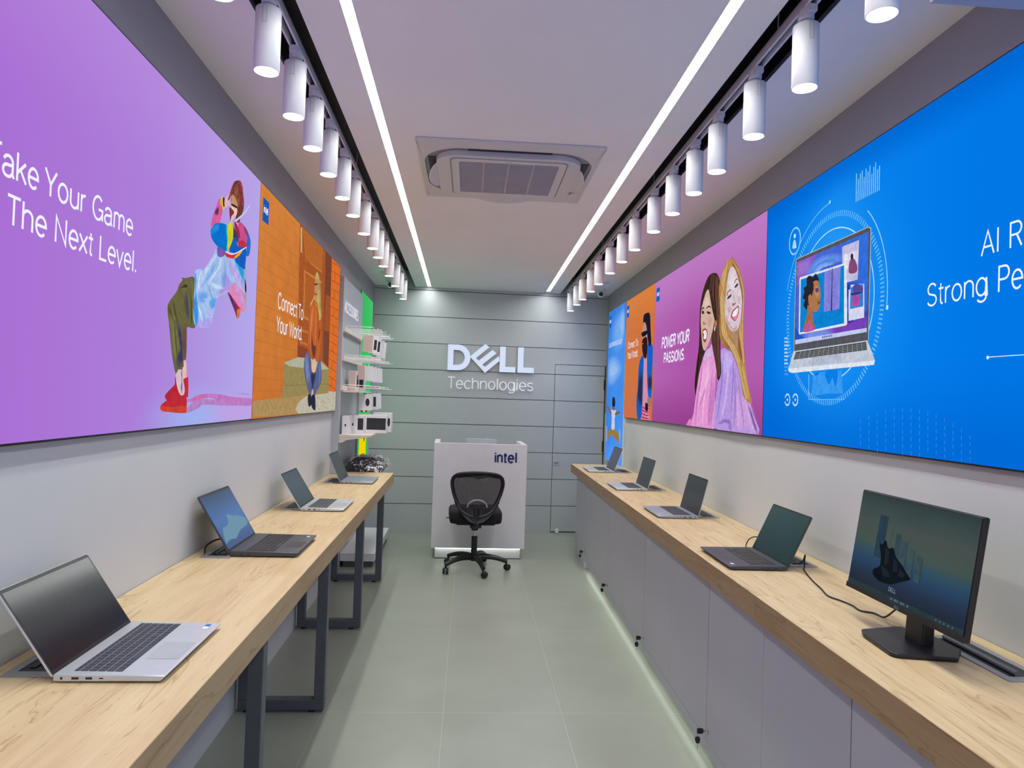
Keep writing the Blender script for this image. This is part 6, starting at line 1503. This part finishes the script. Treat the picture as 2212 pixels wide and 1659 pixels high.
# ------------------------------------------------------------ office chair
ch = thing('office_chair', 'black mesh-back swivel office chair in front of the white podium', 'chair', (.085, 6.22, 0), .05)
mb = MB(); mb.lathe([(.0, .085), (.036, .085), (.040, .10), (.032, .135), (.027, .14), (.027, .30), (.022, .302)], 24); mb.build('base_hub', M['black'], ch, smooth=40)
mb = MB(); mb.cyl((0, 0, .30), (0, 0, .37), .014, n=18); mb.build('gas_lift', M['chrome'], ch, smooth=40)
mb = MB(); mb.cyl((0, 0, .355), (0, 0, .41), .031, .036, n=22); mb.box(-.05, .05, -.13, .09, .395, .425); mb.build('tilt_mechanism', M['black'], ch, bevel=.006, smooth=40)
for k in range(5):
    a = math.radians(211+72*k)
    c_, s_ = math.cos(a), math.sin(a); mb = MB(); pts = []; rr = []
    for q in range(9):
        u = q/8; pts.append((c_*(.02+.28*u), s_*(.02+.28*u), .115+.012*math.sin(PI*u)-.035*u*u)); rr.append(.030-.011*u)
    mb.tube(pts, rr, 10, flat=.85); leg = mb.build('base_arm', M['black'], ch, smooth=60)
    ax = (c_*.295, s_*.295); yaw = a+.9
    mb = MB(); mb.cyl((ax[0], ax[1], .048), (ax[0], ax[1], .088), .009, n=12); mb.build('castor_stem', M['black'], leg)
    dx, dy = -math.sin(yaw), math.cos(yaw)
    for sg in (-1, 1):
        mb = MB(); c0 = Vector((ax[0]+.012*math.cos(yaw), ax[1]+.012*math.sin(yaw), .029)); mb.cyl(c0+Vector((dx, dy, 0))*sg*.005, c0+Vector((dx, dy, 0))*sg*.024, .029, .025, n=20); mb.build('castor_wheel', M['rubber'], leg, smooth=40, bevel=.003)
# seat cushion
mb = MB(); prof = []
out = rrect(.235, .225, .09, 6)
lv = [(.86, .430), (.97, .438), (1.0, .465), (1.0, .51), (.96, .532), (.80, .545), (.45, .538), (.0, .532)]
vs = []; n = len(out)
for s_, z_ in lv: vs += [(x*s_, y*s_+.05, z_+.012*(abs(x)/.235)**2*(1 if z_ > .5 else 0)) for x, y in out]
fs = [(i*n+k, i*n+(k+1) % n, (i+1)*n+(k+1) % n, (i+1)*n+k) for i in range(len(lv)-1) for k in range(n)] + [tuple(range(n-1, -1, -1))]
mb.quadset(vs, fs); mb.build('seat_cushion', M['blackfab'], ch, smooth=60)
mb = MB(); mb.box(-.17, .17, -.12, .20, .418, .432); mb.build('seat_pan', M['black'], ch, bevel=.006)
# backrest outline (x, z) seen from behind; y bends
BO = [(-.222, .80), (-.210, .848), (-.165, .880), (-.08, .893), (.0, .895), (.08, .892), (.165, .878), (.212, .845), (.224, .795), (.214, .735), (.195, .68), (.165, .615), (.12, .555), (.06, .525), (.0, .518), (-.06, .525), (-.12, .555), (-.165, .615), (-.195, .68), (-.212, .735)]
by = lambda x, z: -.175 - .05*(1-(x/.24)**2) - .10*max(0, (z-.60))**1.0*.35 + .02*math.cos((z-.7)*8)
bo = smooth_poly(BO, 3)
mb = MB(); rr = [(.024 if p[1] > .84 else .021 if p[1] > .6 else .026) for p in bo]
mb.tube([(x, by(x, z_), z_) for x, z_ in bo], rr, 10, closed=True, flat=.6); mb.build('back_frame', M['black'], ch, smooth=70)
def mesh_mat():
    m, t, out = nt('black_chair_netting'); tc = N(t, 'ShaderNodeTexCoord'); mp = N(t, 'ShaderNodeMapping'); mp.inputs['Rotation'].default_value = (0, .6, 0); t.links.new(tc.outputs['Object'], mp.inputs[0])
    sx = N(t, 'ShaderNodeSeparateXYZ'); t.links.new(mp.outputs[0], sx.inputs[0]); ms = []
    for o in (0, 2):
        a = N(t, 'ShaderNodeMath', operation='PINGPONG'); a.inputs[1].default_value = .0045; t.links.new(sx.outputs[o], a.inputs[0])
        b = N(t, 'ShaderNodeMath', operation='GREATER_THAN'); b.inputs[1].default_value = .0027; t.links.new(a.outputs[0], b.inputs[0]); ms.append(b)
    mu = N(t, 'ShaderNodeMath', operation='MULTIPLY'); t.links.new(ms[0].outputs[0], mu.inputs[0]); t.links.new(ms[1].outputs[0], mu.inputs[1])
    p = N(t, 'ShaderNodeBsdfPrincipled'); p.inputs['Base Color'].default_value = lin('202124'); p.inputs['Roughness'].default_value = .8
    tr = N(t, 'ShaderNodeBsdfTransparent'); mx = N(t, 'ShaderNodeMixShader'); t.links.new(mu.outputs[0], mx.inputs[0]); t.links.new(p.outputs[0], mx.inputs[1]); t.links.new(tr.outputs[0], mx.inputs[2])
    t.links.new(mx.outputs[0], out.inputs[0]); return m
mb = MB(); n = len(bo); vs = []; 
for k in range(7):
    s_ = 1-k/6
    for x, z_ in bo:
        xx, zz = x*s_, .71+(z_-.71)*s_; vs.append((xx, by(xx, zz)+.004, zz))
mb.quadset(vs, [(i*n+k, i*n+(k+1) % n, (i+1)*n+(k+1) % n, (i+1)*n+k) for i in range(6) for k in range(n)]); mb.build('back_netting', mesh_mat(), ch, smooth=180)
# upper lip of the frame dipping in the middle, lower yoke, lumbar arc, spine
mb = MB(); mb.prism(smooth_poly([(-.20, .86), (-.1, .885), (0, .885), (.1, .885), (.2, .86), (.17, .845), (.1, .858), (.04, .850), (0, .840), (-.04, .850), (-.1, .858), (-.17, .845)], 3), 0, .012, lambda u, v, w2: (u, by(u, v)+w2-.006, v)); mb.build('top_lip', M['black'], ch)
mb = MB(); mb.prism(smooth_poly([(-.195, .64), (-.13, .60), (-.05, .585), (.05, .585), (.13, .60), (.195, .64), (.185, .61), (.13, .53), (.06, .47), (.0, .46), (-.06, .47), (-.13, .53), (-.185, .61)], 3), 0, .022, lambda u, v, w2: (u, by(u, v)-.018+w2, v)); mb.build('back_yoke', M['black'], ch, bevel=.004)
mb = MB(); mb.tube([(.085*math.cos(a), by(0, .63)-.030, .598+.062*math.sin(a)) for a in [PI*k/14 for k in range(15)]], .0075, 8); mb.build('lumbar_arc', M['socket'], ch, smooth=60)
mb = MB(); mb.prism(smooth_poly([(-.055, .595), (0, .625), (.055, .595), (.045, .585), (-.045, .585)], 3), 0, .01, lambda u, v, w2: (u, by(0, .6)-.034+w2, v)); mb.build('lumbar_pad', M['black'], ch)
mb = MB(); mb.tube([(0, by(0, .6)-.018, .60), (0, by(0, .55)-.016, .52), (0, -.17, .44), (0, -.12, .41), (0, -.03, .405)], [.035, .036, .034, .030, .028], 10, flat=.55); mb.build('spine', M['black'], ch, smooth=60)
mb = MB(); mb.tube([(-.10, -.02, .425), (-.20, -.02, .455), (-.25, -.02, .470), (-.262, -.02, .462)], .005, 8); mb.build('tilt_lever', M['black'], ch)

# ------------------------------------------------------------ sign on the back wall
sg_ = thing('brand_sign', 'backlit DELL wordmark sign on the grey back wall', 'sign', (0, YB, 0), TB)
LT = {'letter_d': ([(-.272, 1.859), (-.272, 2.157)]+arc(-.158, 2.008, .149, .149, 90, -90, 16), None),
      'letter_e': ([(-.017, 2.024), (.158, 2.178), (.206, 2.140), (.055, 2.008), (.086, 1.979), (.243, 2.111), (.292, 2.072), (.132, 1.936), (.163, 1.910), (.322, 2.045), (.330, 1.985), (.164, 1.841)], None),
      'letter_l': ([(.331, 2.155), (.399, 2.155), (.399, 1.921), (.518, 1.921), (.518, 1.857), (.331, 1.857)], None),
      'letter_l.001': ([(.542, 2.155), (.610, 2.155), (.610, 1.921), (.736, 1.921), (.736, 1.857), (.542, 1.857)], None)}
for k, (poly, _) in LT.items():
    nm_ = k.split('.')[0]
    if nm_ == 'letter_d':
        inner = [(-.206, 1.922), (-.206, 2.094)]+arc(-.158, 2.008, .082, .086, 90, -90, 16)
        n = len(poly)
        for nm2, y0, y1, m_ in ((nm_, -.040, -.004, M['white_metal']), ('letter_face', -.0415, -.0402, M['sign'])):
            mb = MB(); vs = [(x, y0, z_) for x, z_ in poly]+[(x, y0, z_) for x, z_ in inner]+[(x, y1, z_) for x, z_ in poly]+[(x, y1, z_) for x, z_ in inner]; fs = []
            for i in range(n):
                j = (i+1) % n; fs += [(i, j, n+j, n+i), (2*n+i, 3*n+i, 3*n+j, 2*n+j), (i, 2*n+i, 2*n+j, j), (n+i, n+j, 3*n+j, 3*n+i)]
            mb.quadset(vs, fs); o = mb.build(nm2, m_, sg_ if nm2 == nm_ else o)
    else:
        mb = MB(); mb.prism(poly, -.040, -.004, XZ); o = mb.build(nm_, M['white_metal'], sg_)
        mb = MB(); mb.prism(poly, -.0415, -.0402, XZ); mb.build('letter_face', M['sign'], o)
sg2 = thing('brand_subtitle', 'white Technologies lettering below the DELL sign', 'sign', (0, YB, 0), TB)
mb = MB(); add_text(mb, 'Technologies', (-.266, 1.650), .130, .085, 1.012, XZ, None, (-.022, -.004)); mb.build('lettering', M['textsign'], sg2)

# ------------------------------------------------------------ accessory stand
G0, G1 = 5.62, 6.68
ga = thing('accessory_stand', 'grey accessory display stand with hooks and shelves on the left wall', 'display stand', on_left(PWL, G0, 0), TL)
LG = G1-G0
mb = MB(); mb.box(.001, .058, 0, LG, 2.045, 2.502); mb.build('header_panel', M['panelgrey'], ga, bevel=.001)
mb = MB(); mb.box(.001, .058, 0, .045, .897, 2.045); mb.build('upright', M['panelgrey'], ga); mb = MB(); mb.box(.001, .058, LG-.03, LG, .897, 2.045); mb.build('upright', M['panelgrey'], ga)
mb = MB(); mb.box(.001, .040, .045, LG-.03, .897, 2.045)
for k in range(28): mb.box(.040, .044, .05+k*.0348, .072+k*.0348, 1.60, 2.04)
mb.build('slatted_back', M['slat'], ga)
mb = MB(); add_text(mb, 'ACCESSORIES', (.05, 2.222), .088, .13, .74, lambda u, v, w2: (w2, u, v), None, (.0585, .0615)); mb.build('lettering', M['textsign'], ga)
rows = [(2.085, .10, LG-.08), (1.845, .08, LG-.08), (1.600, .06, LG-.06)]
for z_, a, b in rows:
    mb = MB(); mb.box(.044, .075, a-.05, b+.02, z_-.028, z_+.012); mb.build('hook_rail', M['rail'], ga, bevel=.002)
    for k in range(9):
        y = a+(b-a)*k/8
        mb = MB(); ln = .245+.02*((k*7) % 3); mb.tube([(.074, y, z_), (.074+ln, y, z_-.002), (.074+ln+.012, y, z_+.010)], .0028, 7)
        if k % 2 == 0: mb.tube([(.074, y, z_+.022), (.074+ln-.03, y, z_+.018), (.074+ln-.02, y, z_-.001)], .0022, 6)
        mb.build('hook', M['white_metal'], ga, smooth=60)
mb = MB(); mb.prism([(.058, 1.197), (.315, 1.197), (.315, 1.215), (.058, 1.215)], .02, LG-.05, XZ); mb.build('shelf', M['rail'], ga, bevel=.001)
for y in (.022, LG-.055): mb = MB(); mb.prism([(.058, 1.196), (.29, 1.196), (.12, 1.172), (.085, 1.150), (.058, 1.150)], y, y+.004, XZ); mb.build('shelf_bracket', M['rail'], ga)
mb = MB(); mb.prism([(.058, 1.560), (.21, 1.560), (.21, 1.574), (.058, 1.574)], .06, LG-.30, XZ); mb.build('shelf', M['rail'], ga)
mb = MB(); mb.prism([(.058, .855), (.33, .855), (.33, .872), (.058, .872)], .25, 1.30, XZ); mb.build('shelf', M['rail'], ga)
mb = MB(); mb.box(.004, .31, .60, 1.82, .055, .125); mb.build('base_shelf', M['white'], ga, bevel=.002)
mb = MB(); mb.box(.03, .29, .62, 1.80, 0, .054); mb.build('base_plinth', M['steel'], ga)

def box_item(name, lab, cat, loc, dims, rz=0.0, tilt=0.0, dark=None, side=None, group=None, hole=False, disc=None):
    """white retail carton; dims = depth(x), length(y), height(z); origin at bottom centre; +x and -y faces are the ones seen"""
    t = thing(name, lab, cat, loc, rz+TL, group); t.rotation_euler = (0, tilt, rz+TL)
    X_, Y_, Z_ = dims; mb = MB(); mb.box(-X_/2, X_/2, -Y_/2, Y_/2, 0, Z_)
    if hole: mb.box(-.0015, .0015, -Y_*.35, Y_*.35, Z_, Z_+.022)
    mb.build('carton', M['paper'], t, bevel=.001)
    if side: mb = MB(); mb.box(-X_/2+.001, X_/2-.001, -Y_/2-.0006, -Y_/2, .001, Z_-.001); mb.build('side_label', M['taupe'], t)
    if dark:
        f, a, b, c, d_ = dark
        mb = MB()
        if f == '-y': mb.box(-X_/2+a*X_, -X_/2+b*X_, -Y_/2-.0008, -Y_/2-.0001, c*Z_, d_*Z_)
        else: mb.box(X_/2+.0001, X_/2+.0008, -Y_/2+a*Y_, -Y_/2+b*Y_, c*Z_, d_*Z_)
        mb.build('printed_picture', M['ink'], t)
    if disc:
        f, a, c, ry, rz_ = disc; mb = MB(); n = 20
        if f == '-y': mb.prism([(-X_/2+a*X_+ry*math.cos(2*PI*k/n), c*Z_+rz_*math.sin(2*PI*k/n)) for k in range(n)], -Y_/2-.0008, -Y_/2-.0001, XZ)
        else: mb.prism([(-Y_/2+a*Y_+ry*math.cos(2*PI*k/n), c*Z_+rz_*math.sin(2*PI*k/n)) for k in range(n)], X_/2+.0001, X_/2+.0008, YZ)
        mb.build('printed_picture', M['ink'], t)
    return t
def gl(n, y, z_): return (PWL+AL*y+n, y, z_)
# hanging packets
gname = 'packaged accessories on the hooks'
for k, (n, y, z0, dx, dy, dz) in enumerate(((.205, 6.05, 1.920, .085, .030, .145), (.235, 6.15, 1.915, .080, .014, .150), (.255, 6.26, 1.905, .070, .014, .155), (.270, 6.40, 1.895, .065, .012, .150), (.280, 6.52, 1.890, .055, .012, .150))):
    box_item('accessory_packet', '%s white accessory packet on the top hook row' % ['thickest front', 'second', 'third', 'fourth', 'farthest'][k], 'packet', gl(n, y, z0), (dx, dy, dz), group=gname, tilt=.06, dark=('-y', .6, .9, .2, .8) if k in (1, 2) else None, side=(k == 0), hole=True)
for k, (n, y, z0, dx, dy, dz) in enumerate(((.170, 6.02, 1.675, .065, .050, .125), (.215, 6.14, 1.668, .075, .012, .130), (.235, 6.26, 1.665, .070, .012, .130), (.250, 6.38, 1.660, .055, .012, .135), (.268, 6.50, 1.660, .050, .012, .135))):
    box_item('accessory_packet', '%s white accessory packet on the middle hook row' % ['thickest front', 'second', 'third', 'fourth', 'farthest'][k], 'packet', gl(n, y, z0), (dx, dy, dz), group=gname, tilt=-.05, side=(k == 0), hole=True)
for k, (n, y, z0, dx, dy, dz) in enumerate(((.205, 6.05, 1.408, .105, .030, .140), (.265, 6.22, 1.412, .060, .012, .145), (.285, 6.36, 1.420, .040, .010, .140))):
    box_item('accessory_packet', '%s white packet on the lowest hook row' % ['mouse-pictured front', 'middle', 'farthest'][k], 'packet', gl(n, y, z0), (dx, dy, dz), group=gname, tilt=-.03, disc=('-y', .7, .5, .018, .034) if k == 0 else None, dark=('-y', .3, .7, .2, .8) if k == 1 else None, hole=True)
# cartons
bn = 'cartons on the stand'
box_item('keyboard_carton', 'white carton with a dark panel on the upper inner shelf, front', 'box', gl(.108, 5.98, 1.5745), (.06, .17, .170), group=bn, side=True, dark=('+x', .25, .85, .2, .8))
box_item('keyboard_carton', 'white carton with a dark panel on the upper inner shelf, behind', 'box', gl(.140, 6.18, 1.5745), (.07, .14, .150), group=bn, dark=('-y', .45, .95, .2, .85))
box_item('mouse_carton', 'small white carton at the wall end of the bottom shelf', 'box', gl(.100, 5.76, 1.2155), (.055, .16, .150), group=bn, disc=('-y', .5, .5, .007, .010))
box_item('mouse_carton', 'white carton with a dark edge picture, second on the bottom shelf', 'box', gl(.155, 5.93, 1.2155), (.130, .12, .150), group=bn, dark=('-y', .62, .98, .2, .85), disc=('-y', .3, .5, .008, .012))
box_item('monitor_carton', 'large white carton picturing a black screen, front of the bottom shelf', 'box', gl(.278, 6.02, 1.2155), (.245, .06, .158), group=bn, dark=('-y', .30, .97, .18, .82), disc=('-y', .14, .5, .007, .010))
box_item('headset_carton', 'white carton with two black pictures behind the large carton', 'box', gl(.335, 6.28, 1.2155), (.165, .12, .170), group=bn, dark=('-y', .45, .72, .2, .85), disc=('-y', .86, .52, .012, .040))

# plastic-wrapped bundle lying on the stand's low shelf
random.seed(4)
def lump(nx, ny, fx, fy, h, amp, f, seed, zb=0.0):
    random.seed(seed); vs = []; ph = [(random.uniform(0, 6), random.uniform(0, 6), random.uniform(.5, 1.5), random.uniform(.5, 1.5)) for _ in range(8)]
    for j in range(ny+1):
        for i in range(nx+1):
            u, v = i/nx*2-1, j/ny*2-1; e = max(0, 1-abs(u)**3.2)*max(0, 1-abs(v)**3.2)
            q = sum(math.sin(ph[k][0]+f*ph[k][2]*(u*2+k*.3))*math.cos(ph[k][1]+f*ph[k][3]*(v*2-k*.2)) for k in range(8))/8
            vs.append((fx*u*(1+.05*q), fy*v*(1+.05*q), zb+h*e**.45+amp*q*e+amp*.3*random.uniform(-1, 1)))
    fs = [(j*(nx+1)+i, j*(nx+1)+i+1, (j+1)*(nx+1)+i+1, (j+1)*(nx+1)+i) for j in range(ny) for i in range(nx)]
    return vs, fs
bu = thing('wrapped_backpack', 'black bag wrapped in crinkled clear plastic past the far end of the left table', 'bag', gl(.205, 6.30, .873), TL)
mb = MB(); vs, fs = lump(26, 30, .165, .30, .105, .012, 3.0, 3); mb.quadset(vs, fs); mb.quadset([(x*.96, y*.96, 0) for x, y in ((-.165, -.3), (.165, -.3), (.165, .3), (-.165, .3))], [(0, 3, 2, 1)]); mb.build('bag', M['blackfab'], bu, smooth=60)
def film():
    m, t, out = nt('clear_plastic_film'); p = N(t, 'ShaderNodeBsdfPrincipled'); p.inputs['Base Color'].default_value = (.9, .93, .95, 1); p.inputs['Roughness'].default_value = .08; p.inputs['Specular IOR Level'].default_value = 1.0
    tc = N(t, 'ShaderNodeTexCoord'); n = N(t, 'ShaderNodeTexNoise'); n.inputs['Scale'].default_value = 13; n.inputs['Detail'].default_value = 2; n.inputs['Distortion'].default_value = 2.5; t.links.new(tc.outputs['Object'], n.inputs[0])
    b = N(t, 'ShaderNodeBump'); b.inputs['Strength'].default_value = 1.0; b.inputs['Distance'].default_value = .02; t.links.new(n.outputs[0], b.inputs['Height']); t.links.new(b.outputs[0], p.inputs['Normal'])
    tr = N(t, 'ShaderNodeBsdfTransparent'); mx = N(t, 'ShaderNodeMixShader')
    f = ramp(t, n.outputs[0], [(.40, (.04,)*3+(1,)), (.56, (.10,)*3+(1,)), (.64, (.9,)*3+(1,))])  # whitish opaque patches painted in as highlights on the crumpled film
    t.links.new(f, mx.inputs[0]); t.links.new(tr.outputs[0], mx.inputs[1]); t.links.new(p.outputs[0], mx.inputs[2]); t.links.new(mx.outputs[0], out.inputs[0]); return m
M['film'] = film()
mb = MB(); vs, fs = lump(36, 44, .190, .345, .118, .034, 7.0, 9, .001); mb.quadset(vs, fs); mb.build('plastic_wrap', M['film'], bu)
mb = MB(); vs, fs = lump(16, 16, .06, .07, .05, .02, 6.0, 12, .0); mb.quadset(vs, fs); mb.xf(Matrix.Translation((.16, -.20, .03))); mb.build('plastic_fold', M['film'], bu)
mb = MB(); mb.quadset([(-.03, -.22, .127), (.11, -.22, .122), (.12, -.12, .130), (-.05, -.10, .136)], [(0, 1, 2, 3)]); mb.build('paper_tag', mat('grey_paper_tag', 'a09aa2', .7), bu)
